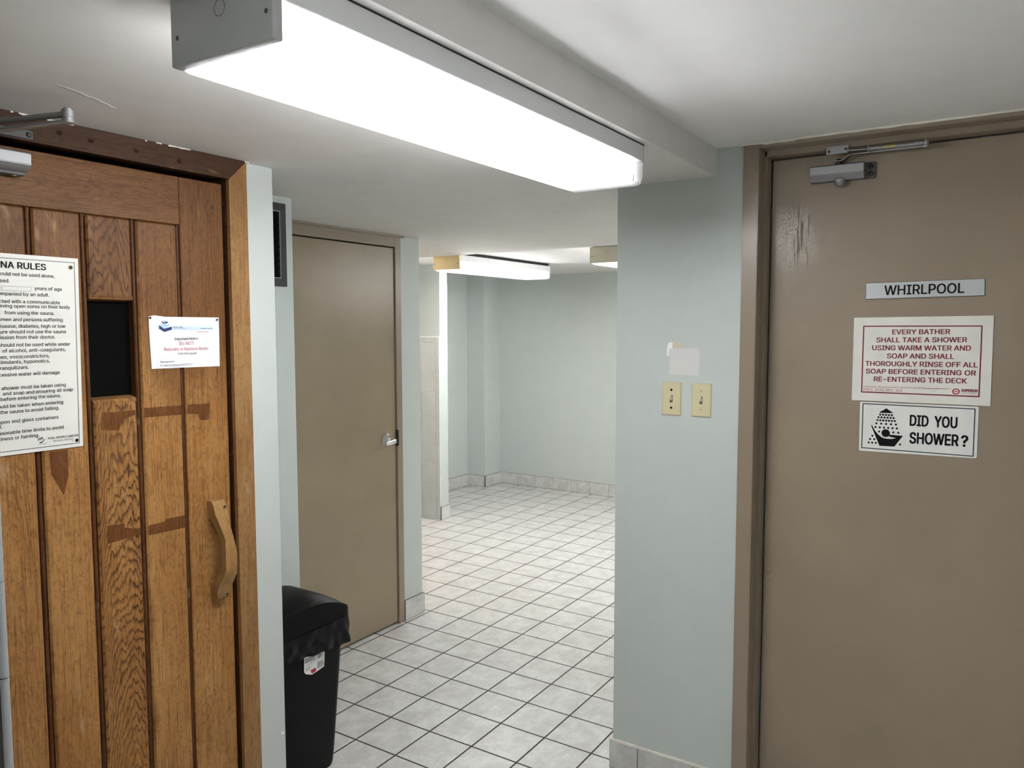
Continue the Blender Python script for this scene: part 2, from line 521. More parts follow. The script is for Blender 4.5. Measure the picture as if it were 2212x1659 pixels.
def obj(name, bm, mat, parent=None, angle=35, smooth=True):
    me = bpy.data.meshes.new(name)
    if name in PRINTED:                     # flat print: no shared shading across strokes
        smooth = False
    else:
        bmesh.ops.recalc_face_normals(bm, faces=bm.faces[:])
    off = Vector((0, 0, 0))
    if parent is not None:
        off = parent['_w'] if '_w' in parent.keys() else (0, 0, 0)
        off = Vector(off)
        for v in bm.verts:
            v.co -= off
    bm.to_mesh(me)
    bm.free()
    if smooth:
        for p in me.polygons:
            p.use_smooth = True
        me.set_sharp_from_angle(angle=math.radians(angle))
    me.materials.append(M[mat] if isinstance(mat, str) else mat)
    o = bpy.data.objects.new(name, me)
    COL.objects.link(o)
    if parent is not None:
        o.parent = parent
        o['_w'] = tuple(off)
    return o


def obj_parts(name, bm, mat, parent=None, label=None, **kw):
    """one object for every separate piece in bm"""
    bm.verts.index_update()
    seen, isl = {}, []
    for v in bm.verts:
        if v.index in seen:
            continue
        st_, grp = [v], []
        seen[v.index] = len(isl)
        while st_:
            q = st_.pop()
            grp.append(q.index)
            for e in q.link_edges:
                o_ = e.other_vert(q)
                if o_.index not in seen:
                    seen[o_.index] = len(isl)
                    st_.append(o_)
        isl.append(grp)
    out = []
    for k in range(len(isl)):
        c = bm.copy()
        c.verts.ensure_lookup_table()
        bmesh.ops.delete(c, geom=[v for v in c.verts if seen[v.index] != k], context='VERTS')
        o_ = obj(name, c, mat, parent, **kw)
        if label:
            o_['label'] = label
        out.append(o_)
    bm.free()
    return out


def rebase(o, loc):
    """move a single-mesh thing's origin to loc"""
    for v in o.data.vertices:
        v.co -= Vector(loc)
    o.location = loc
    o['_w'] = tuple(loc)
    return o


def thing(name, label, cat, loc, group=None, kind=None):
    o = bpy.data.objects.new(name, None)
    o.empty_display_size = 0.05
    o.location = loc
    COL.objects.link(o)
    o['_w'] = tuple(loc)
    tag(o, label, cat, group, kind)
    return o


def tag(o, label, cat=None, group=None, kind=None):
    o['label'] = label
    if cat:
        o['category'] = cat
    if group:
        o['group'] = group
    if kind:
        o['kind'] = kind
    return o


def struct(name, bm, mat, label, cat, loc=None):
    o = obj(name, bm, mat)
    if loc:
        rebase(o, loc)
    tag(o, label, cat, kind='structure')
    return o


# ---- lettering
_fc = {}
_gc = {}
FONT = None
try:                                        # the sans face that ships with Blender; its built-in face otherwise
    import os
    FONT = bpy.data.fonts.load(os.path.join(bpy.utils.system_resource('DATAFILES', path='fonts'), 'Inter.woff2'))
except Exception:
    FONT = None


def glyphs(s, bold=0.0, spacing=1.0):
    cu = bpy.data.curves.new('lettering', 'FONT')
    cu.body = s
    if FONT:
        cu.font = FONT
    cu.size = 1.0
    cu.space_character = spacing
    cu.resolution_u = 4
    t = bpy.data.objects.new('lettering', cu)
    COL.objects.link(t)
    dg = bpy.context.evaluated_depsgraph_get()
    dg.update()
    te = t.evaluated_get(dg)
    cv = te.to_curve(dg)
    loops = []
    for sp in cv.splines:
        pts = []
        if sp.type == 'BEZIER':
            bp = sp.bezier_points
            for a_, b_ in zip(bp, list(bp[1:]) + [bp[0]]):
                p0, p1, p2, p3 = a_.co, a_.handle_right, b_.handle_left, b_.co
                chord = (p3 - p0)
                straight = chord.length < 1e-6 or max(((p1 - p0).cross(chord)).length, ((p3 - p2).cross(chord)).length) / max(chord.length, 1e-6) < 0.002
                n_ = 1 if straight else 4
                for k_ in range(n_):
                    u_ = k_ / n_
                    q_ = p0 * (1 - u_) ** 3 + p1 * 3 * u_ * (1 - u_) ** 2 + p2 * 3 * u_ ** 2 * (1 - u_) + p3 * u_ ** 3
                    pts.append(Vector((q_.x, q_.y, 0)))
        else:
            pts = [Vector((p.co.x, p.co.y, 0)) for p in sp.points]
        cl = []
        for p in pts:
            if not cl or (p - cl[-1]).length > 1e-5:
                cl.append(p)
        if len(cl) > 2 and (cl[0] - cl[-1]).length < 1e-5:
            cl.pop()
        if len(cl) > 2:
            ar = sum(p.x * q.y - q.x * p.y for p, q in zip(cl, cl[1:] + cl[:1])) / 2
            loops.append((ar, cl))
    te.to_curve_clear()
    bpy.data.objects.remove(t)
    bpy.data.curves.remove(cu)
    vs, fs = [], []
    # loops that touch belong to one letter; letters are filled by slabs under the non-zero winding rule
    grp = []
    for _, cl in loops:
        bb = [min(p.x for p in cl), max(p.x for p in cl), min(p.y for p in cl), max(p.y for p in cl)]
        hit = [q for q in grp if not (q[0][1] < bb[0] or q[0][0] > bb[1] or q[0][3] < bb[2] or q[0][2] > bb[3])]
        new = [bb, [cl]]
        for q in hit:
            new[0] = [min(new[0][0], q[0][0]), max(new[0][1], q[0][1]), min(new[0][2], q[0][2]), max(new[0][3], q[0][3])]
            new[1] += q[1]
            grp.remove(q)
        grp.append(new)
    for bb, cls in grp:
        ox = bb[0]
        key = tuple(sorted(tuple((round(p.x - ox, 3), round(p.y, 3)) for p in cl) for cl in cls))
        if key not in _gc:
            _gc[key] = slab_fill([[(p.x - ox, p.y) for p in cl] for cl in cls])
        for quad in _gc[key]:
            k_ = len(vs)
            vs.extend(Vector((x_ + ox, y_, 0)) for x_, y_ in quad)
            fs.append((k_, k_ + 1, k_ + 2, k_ + 3))
    return vs, fs


def slab_fill(cls):
    ed = []
    for cl in cls:
        for a_, b_ in zip(cl, cl[1:] + cl[:1]):
            if abs(a_[1] - b_[1]) > 1e-7:
                ed.append((a_, b_, 1) if a_[1] < b_[1] else (b_, a_, -1))
    ys = {round(p[1], 5) for cl in cls for p in cl}
    for i_ in range(len(ed)):
        (x1, y1), (x2, y2), _ = ed[i_]
        for j_ in range(i_ + 1, len(ed)):
            (x3, y3), (x4, y4), _ = ed[j_]
            if y2 <= y3 or y4 <= y1 or max(x1, x2) < min(x3, x4) or max(x3, x4) < min(x1, x2):
                continue
            d_ = (x2 - x1) * (y4 - y3) - (y2 - y1) * (x4 - x3)
            if abs(d_) < 1e-12:
                continue
            t_ = ((x3 - x1) * (y4 - y3) - (y3 - y1) * (x4 - x3)) / d_
            u_ = ((x3 - x1) * (y2 - y1) - (y3 - y1) * (x2 - x1)) / d_
            if 1e-6 < t_ < 1 - 1e-6 and 1e-6 < u_ < 1 - 1e-6:
                ys.add(round(y1 + t_ * (y2 - y1), 5))
    ys = sorted(ys)
    out = []
    for ya, yb in zip(ys, ys[1:]):
        if yb - ya < 2e-5:
            continue
        ym = (ya + yb) / 2
        act = []
        for p, q, d_ in ed:
            if p[1] < ym < q[1]:
                sl = (q[0] - p[0]) / (q[1] - p[1])
                act.append((p[0] + sl * (ym - p[1]), p[0] + sl * (ya - p[1]), p[0] + sl * (yb - p[1]), d_))
        act.sort()
        wnd, st_ = 0, None
        for e_ in act:
            if wnd == 0:
                st_ = e_
            wnd += e_[3]
            if wnd == 0 and e_[0] - st_[0] > 1e-6:
                out.append(((st_[1], ya), (e_[1], ya), (e_[2], yb), (st_[2], yb)))
    return out


def capheight(bold):
    k = round(bold, 4)
    if k not in _fc:
        vs, _ = glyphs('H', bold)
        _fc[k] = max(v.y for v in vs)
    return _fc[k]


def write(bm, fn, s, u, v, cap, width=None, align='l', bold=0.0, depth=0.0006, sx=None, spacing=1.0, shear=0.0, slope=0.0):
    """s with its baseline at v, capital height cap; width fixes the run length; slope tilts the baseline"""
    vs, fs = glyphs(s, 0.0, spacing)
    if not vs:
        return
    x0, x1 = min(p.x for p in vs), max(p.x for p in vs)
    ky = cap / capheight(0.0)
    kx = width / (x1 - x0) if width else (ky * (sx or 1.0))
    W = (x1 - x0) * kx
    ua = u if align == 'l' else (u - W if align == 'r' else u - W / 2)
    # heavier weights: the glyphs are struck again a hair to each side
    hits = [(0, 0)] if not bold else [(-1, 0.3), (1, 0.3), (-1, -0.3), (1, -0.3), (0, 0.55), (0, -0.55)]
    for k, (hx, hy) in enumerate(hits):
        nv = []
        for p in vs:
            a = ua + (p.x - x0) * kx + shear * p.y * ky + hx * bold * kx
            nv.append(bm.verts.new(fn(a, v + p.y * ky + slope * (a - u) + hy * bold * ky, depth + k * 0.00006)))
        for f in fs:
            try:
                bm.faces.new([nv[i] for i in f])
            except ValueError:
                pass


def flat(bm, fn, pts, depth):
    try:
        return bm.faces.new([bm.verts.new(fn(a, b, depth)) for a, b in pts])
    except ValueError:
        return None


def ring(bm, fn, u0, u1, v0, v1, t, depth):
    """rectangular printed border, outer edges given"""
    flat(bm, fn, [(u0, v0), (u1, v0), (u1, v0 + t), (u0, v0 + t)], depth)
    flat(bm, fn, [(u0, v1 - t), (u1, v1 - t), (u1, v1), (u0, v1)], depth)
    flat(bm, fn, [(u0, v0 + t), (u0 + t, v0 + t), (u0 + t, v1 - t), (u0, v1 - t)], depth)
    flat(bm, fn, [(u1 - t, v0 + t), (u1, v0 + t), (u1, v1 - t), (u1 - t, v1 - t)], depth)


def disc(bm, fn, u, v, r, depth, seg=20, ry=None):
    ry = ry or r
    flat(bm, fn, [(u + r * math.cos(2 * math.pi * i / seg), v + ry * math.sin(2 * math.pi * i / seg)) for i in range(seg)], depth)


# frames of reference for flat things: fn(u, v, w) -> world, w = towards the viewer
def on_left(y0):
    return lambda u, v, w_: Vector((u, y0 - w_, v))


def on_right(x0):
    return lambda u, v, w_: Vector((x0 - w_, -u, v))


# ================================================================== SETTING
ZL, ZH, ZR = 2.073, 2.160, 2.100          # low ceiling, high ceiling, rear ceiling
SY, RY, DY = -0.790, -0.417, 0.030         # left wall, recess wall, beige-door wall (all facing -Y)
WX = 0.373                                 # right wall (facing -X)

b = bm_new(); box(b, -3.4, 4.7, -4.2, 2.3, -0.12, 0.0)
struct('floor', b, 'floor', 'pale grey square floor tiles with dark grout', 'floor')

b = bm_new(); box(b, -3.4, 2.1, -1.872, 2.3, ZL, 2.4)
box(b, 0.535, 2.1, -4.2, -1.872, ZL, 2.4)
o = struct('ceiling', b, 'ceiling', 'low white painted ceiling over the passage, carrying the long lit fixture', 'ceiling')
# hairline crack with lifted paint
b = bm_new()
pts = [(-1.262, -1.082), (-1.243, -1.078), (-1.222, -1.072), (-1.208, -1.067), (-1.188, -1.055), (-1.168, -1.052), (-1.150, -1.040), (-1.130, -1.032), (-1.118, -1.022), (-1.105, -1.018)]
for i, (a, c) in enumerate(zip(pts, pts[1:])):
    wd = 0.0018 if i < 3 else 0.0006
    d = Vector((c[0] - a[0], c[1] - a[1], 0)).normalized()
    n_ = Vector((-d.y, d.x, 0)) * wd
    b.faces.new([b.verts.new(q) for q in (Vector((*a, ZL - 0.0012)) + n_, Vector((*a, ZL - 0.0004)) - n_, Vector((*c, ZL - 0.0004)) - n_, Vector((*c, ZL - 0.0012)) + n_)])
obj('paint_crack', b, plain('lifted_paint', (0.74, 0.72, 0.70, 1), 0.8), o)
b = bm_new(); box(b, -3.4, 0.535, -4.2, -1.872, ZH, 2.4)
struct('ceiling_right', b, 'ceiling_high', 'higher white ceiling above the brown door', 'ceiling')
b = bm_new(); box(b, 2.1, 4.7, -4.2, 2.3, ZR, 2.4)
struct('ceiling_rear', b, 'ceiling', 'white ceiling of the far tiled room', 'ceiling')

# left wall with the opening for the plank door
b = bm_new()
box(b, -0.600, -0.489, SY, RY + 0.12, 0, ZL, 0.003)
box(b, -1.530, -0.600, SY, SY + 0.11, 2.030, ZL)
box(b, -3.4, -1.530, SY, SY + 0.11, 0, ZL)
o = struct('wall_left', b, 'wall_white', 'pale painted wall end beside the plank door frame', 'wall')
b = bm_new()
fnl = on_left(SY)
flat(b, fnl, [(-0.508, 0.313), (-0.503, 0.318), (-0.500, 0.312), (-0.496, 0.311), (-0.497, 0.306), (-0.505, 0.306)], 0.0006)
obj('paint_chip', b, 'patch_white', o)
# closed dark room behind the plank door
b = bm_new()
box(b, -3.4, -0.6, 1.2, 1.3, 0, ZL)
box(b, -2.1, -2.0, SY + 0.11, 1.2, 0, ZL)
box(b, -0.70, -0.60, RY + 0.12, 1.3, 0, ZL)
struct('wall_sauna', b, 'groove', 'dark wall inside the sauna behind the small window', 'wall')

b = bm_new(); box(b, -0.489, -0.087, RY, RY + 0.12, 0, ZL, 0.003); box(b, -0.207, -0.087, RY + 0.12, DY + 0.12, 0, ZL)
struct('wall_recess', b, 'wall', 'narrow pale wall strip behind the black bin', 'wall')
b = bm_new()
box(b, -0.087, 0.150, DY, DY + 0.12, 0, ZL)
box(b, 0.150, 1.027, DY, DY + 0.12, 2.060, ZL)
box(b, 1.027, 1.186, DY, DY + 0.12, 0, ZL, 0.003)
struct('wall_passage', b, 'wall', 'mint painted wall around the beige door', 'wall')

# right wall with opening for the brown door
b = bm_new()
prism(b, [(1.527, 0), (1.960, 0), (1.960, ZH), (1.872, ZH), (1.872, ZL), (1.527, ZL)], lambda u, z, d: Vector((WX + d, -u, z)), 0.0, 0.125)
bmesh.ops.bevel(b, geom=[e for e in b.edges if all(abs(v.co.y + 1.527) < 1e-4 for v in e.verts) and abs(e.verts[0].co.z - e.verts[1].co.z) > 1], offset=0.0012, segments=1, affect='EDGES')
box(b, WX, WX + 0.125, -3.010, -1.960, 2.152, ZH)
box(b, WX, WX + 0.125, -4.2, -3.010, 0, ZH)
wall_right = struct('wall_right', b, 'wall', 'mint painted wall carrying two light switches', 'wall')
fnr = on_right(WX)
b = bm_new()
flat(b, fnr, [(1.7225, 1.5205), (1.7400, 1.5215), (1.7640, 1.5225), (1.8258, 1.5225), (1.8262, 1.478), (1.8240, 1.455), (1.8270, 1.433), (1.8100, 1.4335), (1.7231, 1.4340), (1.7240, 1.470)], 0.0005)
o = obj('paint_patch', b, 'patch', wall_right); tag(o, 'grey unpainted square above the light switches')
b = bm_new()
flat(b, fnr, [(1.7320, 1.5425), (1.7450, 1.5440), (1.7560, 1.5440), (1.7660, 1.5430), (1.7670, 1.5222), (1.7500, 1.5215), (1.7330, 1.5216)], 0.0007)
o = obj('paint_patch', b, 'patch_beige', wall_right); tag(o, 'beige patch above the grey square')
b = bm_new()
flat(b, fnr, [(1.7186, 1.5410), (1.7323, 1.5422), (1.7326, 1.5222), (1.7230, 1.5205), (1.7215, 1.5130), (1.7195, 1.4955), (1.7133, 1.4951), (1.7133, 1.5130), (1.7155, 1.5300)], 0.0009)
o = obj('paint_patch', b, 'patch_white', wall_right); tag(o, 'white hooked plaster scar beside the grey square')
b = bm_new(); flat(b, fnr, [(1.5275, 1.4775), (1.5330, 1.4735), (1.5385, 1.4725), (1.5370, 1.4695), (1.5275, 1.4700)], 0.0007)
o = obj('paint_chip', b, 'patch_beige', wall_right)
b = bm_new()
for u, z, h in ((1.6760, 0.6800, 0.016), (1.6520, 0.660, 0.012)):
    flat(b, fnr, [(u, z), (u + 0.0016, z), (u + 0.0052, z + h), (u + 0.0038, z + h)], 0.0005)
obj_parts('scuff_mark', b, 'patch', wall_right)

b = bm_new(); box(b, 0.56, 0.62, -3.1, -1.93, 0, ZL)  # unseen panel added to stop light leaking round the brown door
struct('wall_leak_block', b, 'wall', 'unseen panel added behind the brown door against light leaks', 'wall')
# rear room
b = bm_new(); box(b, 4.424, 4.55, -2.8, 1.668, 0, ZR)
struct('wall_back', b, 'wall', 'mint end wall of the far tiled room', 'wall')
b = bm_new(); box(b, 4.150, 4.55, 1.668, 1.89, 0, ZR, 0.002)
struct('wall_back_chase', b, 'wall', 'boxed-out mint corner of the far room', 'wall')
b = bm_new(); box(b, -0.6, 4.55, 1.88, 2.0, 0, ZR)
struct('wall_rear_left', b, 'wall', 'mint wall left in the far room', 'wall')
b = bm_new(); box(b, WX + 0.125, 4.55, -2.9, -2.8, 0, ZR)
struct('wall_rear_right', b, 'wall', 'mint wall right in the far room', 'wall')

# stub partition with a tiled face
b = bm_new(); box(b, 2.874, 2.976, 1.220, 1.88, 0, ZR, 0.002)
stub = struct('wall_stub', b, 'wall', 'short partition with grey wall tiles and a white edge', 'wall')
b = bm_new(); box(b, 2.870, 2.875, 1.2225, 1.88, 0.0, 1.519)
obj('tile_bed', b, 'grout_white', stub)
b = bm_new()
rows = [0.0035, 0.0560] + [0.0560 + 0.2028 * k for k in range(1, 7)] + [1.4660]
gz = 0.003
zs = [0.0, 0.0560]
while zs[-1] + 0.2015 < 1.4665 + 0.01:
    zs.append(zs[-1] + 0.2015)
for z0, z1 in zip(zs, zs[1:]):
    for k in range(4):
        ya = 1.2635 + k * 0.1524
        box(b, 2.866, 2.872, ya, min(ya + 0.1494, 1.879), z0 + 0.0015, z1 - 0.0015, 0.001)
zt = zs[-1]
for k in range(10):
    z1 = zt + 0.044 - k * 0.1524
    z0 = max(0.001, z1 - 0.1494)
    if z1 <= 0.01:
        break
    box(b, 2.866, 2.872, 1.2255, 1.2605, z0, z1, 0.001)
for k in range(5):
    ya = 1.2635 + k * 0.1524 - (0.06 if k else 0)
    box(b, 2.866, 2.872, ya, min(ya + (0.0894 if k == 0 else 0.1494), 1.879), zt + 0.0025, zt + 0.044, 0.001)
obj('wall_tiles', b, 'wall_tile', stub)


def base_tiles(name, label, a0, a1, fn, h, thick, joints, caulk=False, cap_mat='grout'):
    """skirting tiles between a0 and a1 along u; fn(u,v,w)"""
    lo, hi = min(a0, a1), max(a0, a1)
    js = [lo] + sorted(j for j in joints if lo + 0.01 < j < hi - 0.01) + [hi]
    bb = bm_new()
    prism(bb, [(lo, 0.0), (hi, 0.0), (hi, h), (lo, h)], fn, 0.0, thick - 0.0025)
    o = struct(name, bb, cap_mat, label, 'skirting')
    bb = bm_new()
    lt = bb.verts.layers.float['tint']
    for i, (p, q) in enumerate(zip(js, js[1:])):
        p_, q_ = p + (0.0004 if i == 0 else 0.0016), q - (0.0004 if i == len(js) - 2 else 0.0016)
        vs = prism(bb, [(p_, 0.0025), (q_, 0.0025), (q_, h - 0.0002), (p_, h - 0.0002)], fn, 0.001, thick)
        t = random.random()
        for v in vs:
            v[lt] = t
    obj('base_tile', bb, 'base_tile', o)
    if caulk:
        bb = bm_new()
        n = 46
        top, bot = [], []
        for i in range(n + 1):
            u = lo + (hi - lo) * i / n
            top.append((u, h + 0.0035 + 0.002 * mnoise.noise(Vector((u * 40, 0, 0)))))
            bot.append((u, h - 0.0018 + 0.001 * mnoise.noise(Vector((u * 55, 3, 0)))))
        prism(bb, bot + top[::-1], fn, 0.0, thick + 0.0008)
        obj('caulk_line', bb, 'caulk', o)
    return o


base_tiles('baseboard_right', 'grey skirting tiles under the light switches', 1.517, 1.958, on_right(WX), 0.1035, 0.0105, [1.6270, 1.8300], True)
base_tiles('baseboard_passage', 'grey skirting tile right of the beige door', 1.030, 1.194, on_left(DY), 0.112, 0.010, [])
base_tiles('baseboard_back', 'row of grey skirting tiles along the far wall', -1.668, 2.8, on_right(4.424), 0.114, 0.011, [-1.4476 + 0.2032 * k for k in range(22)])
base_tiles('baseboard_chase', 'grey skirting tile on the boxed-out far corner', -1.868, -1.657, on_right(4.150), 0.112, 0.011, [])
base_tiles('baseboard_chase_side', 'grey skirting tiles on the side of the far corner', 4.139, 4.413, on_left(1.668), 0.112, 0.011, [4.3420])
base_tiles('baseboard_rear_left', 'grey skirting tiles on the left far wall', 3.01, 4.139, on_left(1.88), 0.112, 0.011, [4.105, 3.9018, 3.6986, 3.4954, 3.2922])
base_tiles('baseboard_stub', 'chipped grey skirting tile on the partition end', 2.866, 2.986, on_left(1.220), 0.110, 0.010, [])

# tiled partition just left of the plank door
b = bm_new(); box(b, -1.90, -1.5385, -1.386, SY, 0, ZL)
o = struct('wall_partition', b, 'grout', 'slate grey tiled wall edge at the far left', 'wall')
b = bm_new()
for k in range(11):
    z0 = -0.07 + k * 0.2032 * 1.0
    z0 = 0.945 - 0.2032 * 5 + 0.2032 * k
    z1 = z0 + 0.2002
    for a in range(3):
        xb = -1.5545 - a * 0.155
        xa = max(xb - 0.152, -1.90)
        z0c, z1c = max(z0 + 0.0015, 0.001), min(z1, ZL - 0.002)
        if z1c > z0c + 0.01:
            box(b, xa, xb, -1.3905, -1.384, z0c, z1c, 0.0012)
obj('wall_tiles', b, 'tile_dark', o)
b = bm_new()
for k in range(15):
    z0 = 1.052 - 0.1524 * 6 + 0.1524 * k - 0.1524
    z1 = min(z0 + 0.150, ZL - 0.002)
    z0 = max(z0, 0.001)
    if z1 <= z0 + 0.01:
        continue
    cyl(b, (-1.5385, -1.384, z0), (-1.5385, -1.384, z1), 0.0070, seg=16)
obj('edge_tile', b, 'bullnose', o)

# closing walls behind the camera
b = bm_new(); box(b, -3.5, -3.4, -4.2, SY + 0.2, 0, ZH)
struct('wall_front', b, 'wall', 'mint wall behind the viewer', 'wall')
b = bm_new(); box(b, -3.5, WX + 0.125, -4.3, -4.2, 0, ZH)
struct('wall_near_right', b, 'wall', 'mint wall at the right behind the viewer', 'wall')

# ================================================================== DOOR 1: cedar plank sauna door
FY = -0.776                                 # door face
d1 = thing('door_1', 'varnished cedar plank sauna door with a small dark window', 'door', (-1.05, FY, 0), kind='structure')
ZT, ZRB = 2.000, 1.870                      # door top, underside of top rail
b = bm_new(); box(b, -1.453, -0.662, FY + 0.011, FY + 0.045, 0.01, 1.412)
box(b, -1.453, -0.662, FY + 0.011, FY + 0.045, 1.666, ZT)
box(b, -1.453, -1.061, FY + 0.011, FY + 0.045, 1.412, 1.666)
box(b, -0.933, -0.662, FY + 0.011, FY + 0.045, 1.412, 1.666)
plank(b, b.verts, 'z', -1.0, 0.31)
obj('core', b, 'groove', d1)
b = bm_new()
G = 0.0075
edges = [-1.310, -1.183, -1.058, -0.930, -0.800]
seeds = [0.447, 0.871, 0.2337, 0.618]
for i in range(4):
    xa, xb = edges[i] + G, edges[i + 1] - G
    segs = [(0.012, ZRB)] if i != 2 else [(0.012, 1.412), (1.666, ZRB)]
    for j, (za, zb) in enumerate(segs):
        vs = box(b, xa, xb, FY, FY + 0.014, za, zb, 0.0045)
        plank(b, vs, 'z', (xa + xb) / 2 + FY * 0.7, seeds[i] + 0.113 * j, 0.1 * i, (0.40, 0.25, 0.85, 0.28)[i])
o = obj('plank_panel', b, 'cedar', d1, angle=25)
b = bm_new()
for e in edges[:-1] + [edges[-1] - 0.002]:
    for za, zb in (((0.012, ZRB),) if e not in (-1.058, -0.930) else ((0.012, ZRB),)):
        vs = cyl(b, (e + 0.0012, FY + 0.0105, za), (e + 0.0012, FY + 0.0105, zb), 0.0052, seg=14)
        plank(b, vs, 'z', e + FY * 0.7, 0.05 + (e * 7) % 0.8, 0.0, 0.35)
obj_parts('bead_strip', b, 'groove', d1)
b = bm_new(); vs = box(b, -0.797, -0.661, FY - 0.001, FY + 0.04, 0.010, ZT, 0.002); plank(b, vs, 'z', -0.73 + FY * 0.7, 0.7421)
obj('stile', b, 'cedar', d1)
b = bm_new(); vs = box(b, -1.453, -1.313, FY - 0.001, FY + 0.04, 0.010, ZT, 0.002); plank(b, vs, 'z', -1.38 + FY * 0.7, 0.3421)
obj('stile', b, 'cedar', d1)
b = bm_new(); vs = box(b, -1.313, -0.7975, FY - 0.001, FY + 0.04, ZRB + 0.001, ZT, 0.002); plank(b, vs, 'x', 1.935 + FY * 0.7, 0.1893, -1.0)
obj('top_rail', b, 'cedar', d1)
# window: sill, top bead, sides and pane
b = bm_new()
vs = prism(b, [(0.0004, 1.404), (-0.006, 1.4135), (-0.030, 1.4185), (-0.034, 1.404)], lambda a, z, x_: Vector((x_, FY - a, z)), -1.0505, -0.9375)
plank(b, vs, 'x', 1.41, 0.52, -1.0)
vs = prism(b, [(0.0004, 1.674), (-0.002, 1.664), (-0.030, 1.660), (-0.034, 1.674)], lambda a, z, x_: Vector((x_, FY - a, z)), -1.0505, -0.9375)
plank(b, vs, 'x', 1.67, 0.56, -1.0)
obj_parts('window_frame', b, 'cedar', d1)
b = bm_new(); box(b, -1.062, -0.930, FY + 0.030, FY + 0.034, 1.408, 1.672)
obj('window_pane', b, 'glass', d1)
b = bm_new(); box(b, -1.063, -0.929, FY + 0.26, FY + 0.27, 1.0, 1.9)
plank(b, b.verts, 'z', -1.0, 0.3)
# casing: mitred head and right jamb, liners behind
b = bm_new()
cfn = lambda x_, z, d: Vector((x_, -0.802 + d, z))
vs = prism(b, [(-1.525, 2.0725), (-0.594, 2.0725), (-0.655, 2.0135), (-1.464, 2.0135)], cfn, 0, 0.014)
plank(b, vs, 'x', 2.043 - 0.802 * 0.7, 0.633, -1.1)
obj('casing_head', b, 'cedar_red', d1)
b = bm_new()
vs = prism(b, [(-0.594, 2.0715), (-0.594, 0.0), (-0.655, 0.0), (-0.655, 2.0125)], cfn, 0, 0.014)
plank(b, vs, 'z', -0.625 - 0.802 * 0.7, 0.9173)
obj('casing_jamb', b, 'cedar_pale', d1)
b = bm_new()
vs = prism(b, [(-1.525, 2.0715), (-1.525, 0.0), (-1.464, 0.0), (-1.464, 2.0125)], cfn, 0, 0.014)
plank(b, vs, 'z', -1.495 - 0.802 * 0.7, 0.2173)
obj('casing_jamb', b, 'cedar_pale', d1)
b = bm_new()
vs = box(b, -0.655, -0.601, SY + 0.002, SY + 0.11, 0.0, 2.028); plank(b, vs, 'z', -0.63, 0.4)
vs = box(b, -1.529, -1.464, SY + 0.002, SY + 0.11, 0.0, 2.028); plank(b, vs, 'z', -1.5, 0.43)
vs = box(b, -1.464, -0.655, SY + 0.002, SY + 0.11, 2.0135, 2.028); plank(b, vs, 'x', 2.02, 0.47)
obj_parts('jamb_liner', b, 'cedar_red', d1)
# caulk crumbs along the head
b = bm_new()
for xa, xb in ((-1.222, -1.216), (-1.205, -1.150), (-1.145, -1.125), (-1.10, -1.085), (-0.905, -0.90), (-0.875, -0.860), (-0.84, -0.775), (-0.60, -0.585)):
    n = 7
    pts = [(xa + (xb - xa) * i / n, 2.0726) for i in range(n + 1)] + [(xb - (xb - xa) * i / n, 2.0705 - 0.0022 * random.random()) for i in range(n + 1)]
    prism(b, pts, lambda x_, z, d: Vector((x_, -0.8035 + d, z)), 0, 0.004)
obj('caulk_line', b, 'caulk', d1)
# old tape marks in the lacquer
b = bm_new()
fd = on_left(FY)
marks = [[(-1.0324, 1.381), (-0.942, 1.3796), (-0.942, 1.3677), (-0.9786, 1.359), (-0.9880, 1.3318), (-1.0355, 1.337)],
         [(-0.9186, 1.3828), (-0.8100, 1.3813), (-0.8100, 1.355), (-0.9186, 1.3576)],
         [(-1.0288, 1.0926), (-0.9841, 1.0893), (-0.984, 1.078), (-0.942, 1.0662), (-0.942, 1.0502), (-1.0307, 1.0463)],
         [(-0.9186, 1.0689), (-0.872, 1.0700), (-0.868, 1.0760), (-0.8100, 1.0747), (-0.8100, 1.0400), (-0.9186, 1.0420)],
         [(-1.160, 1.30), (-1.118, 1.30), (-1.119, 1.235), (-1.132, 1.190), (-1.143, 1.215), (-1.158, 1.245)]]
for i, mk in enumerate(marks):
    f = flat(b, fd, mk, 0.0004)
    plank(b, f.verts, 'z', -0.99 + FY * 0.7 if mk[0][0] < -0.95 else -0.865 + FY * 0.7, seeds[2] if mk[0][0] < -0.95 else seeds[3], 0.2 if mk[0][0] < -0.95 else 0.3)
f = flat(b, fd, [(-0.7930, 1.381), (-0.7207, 1.3787), (-0.7257, 1.3318), (-0.7547, 1.3348), (-0.7573, 1.3506), (-0.7930, 1.3559)], 0.0014)
plank(b, f.verts, 'z', -0.73 + FY * 0.7, 0.7421)
obj_parts('tape_mark', b, 'lacquer', d1, 'darker patch where old tape was peeled off')
b = bm_new()
for u, z, r in ((-0.6935, 1.931, 0.0045), (-0.788, 1.83, 0.0016), (-0.775, 1.80, 0.0016), (-0.70, 1.82, 0.0014)):
    disc(b, on_left(FY - 0.001), u, z, r, 0.0004, 12, r * 1.7)
for u, z in ((-0.645, 1.905), (-0.642, 1.60), (-0.612, 1.58), (-0.640, 1.26), (-0.62, 1.02), (-0.633, 0.78)):
    disc(b, on_left(-0.802), u, z, 0.0016, 0.0004, 10)
obj_parts('knot', b, 'screw', d1)
# knots along the head
b = bm_new()
for u, z in ((-1.118, 2.046), (-1.045, 2.042), (-0.93, 2.040), (-0.81, 2.036)):
    disc(b, on_left(-0.802), u, z, 0.0075, 0.0003, 14, 0.0055)
f_ = list(b.verts)
plank(b, f_, 'x', 0.0, 0.91)
obj_parts('knot', b, plain('casing_knot', (0.030, 0.011, 0.005, 1), 0.7, spec=0.1), d1)
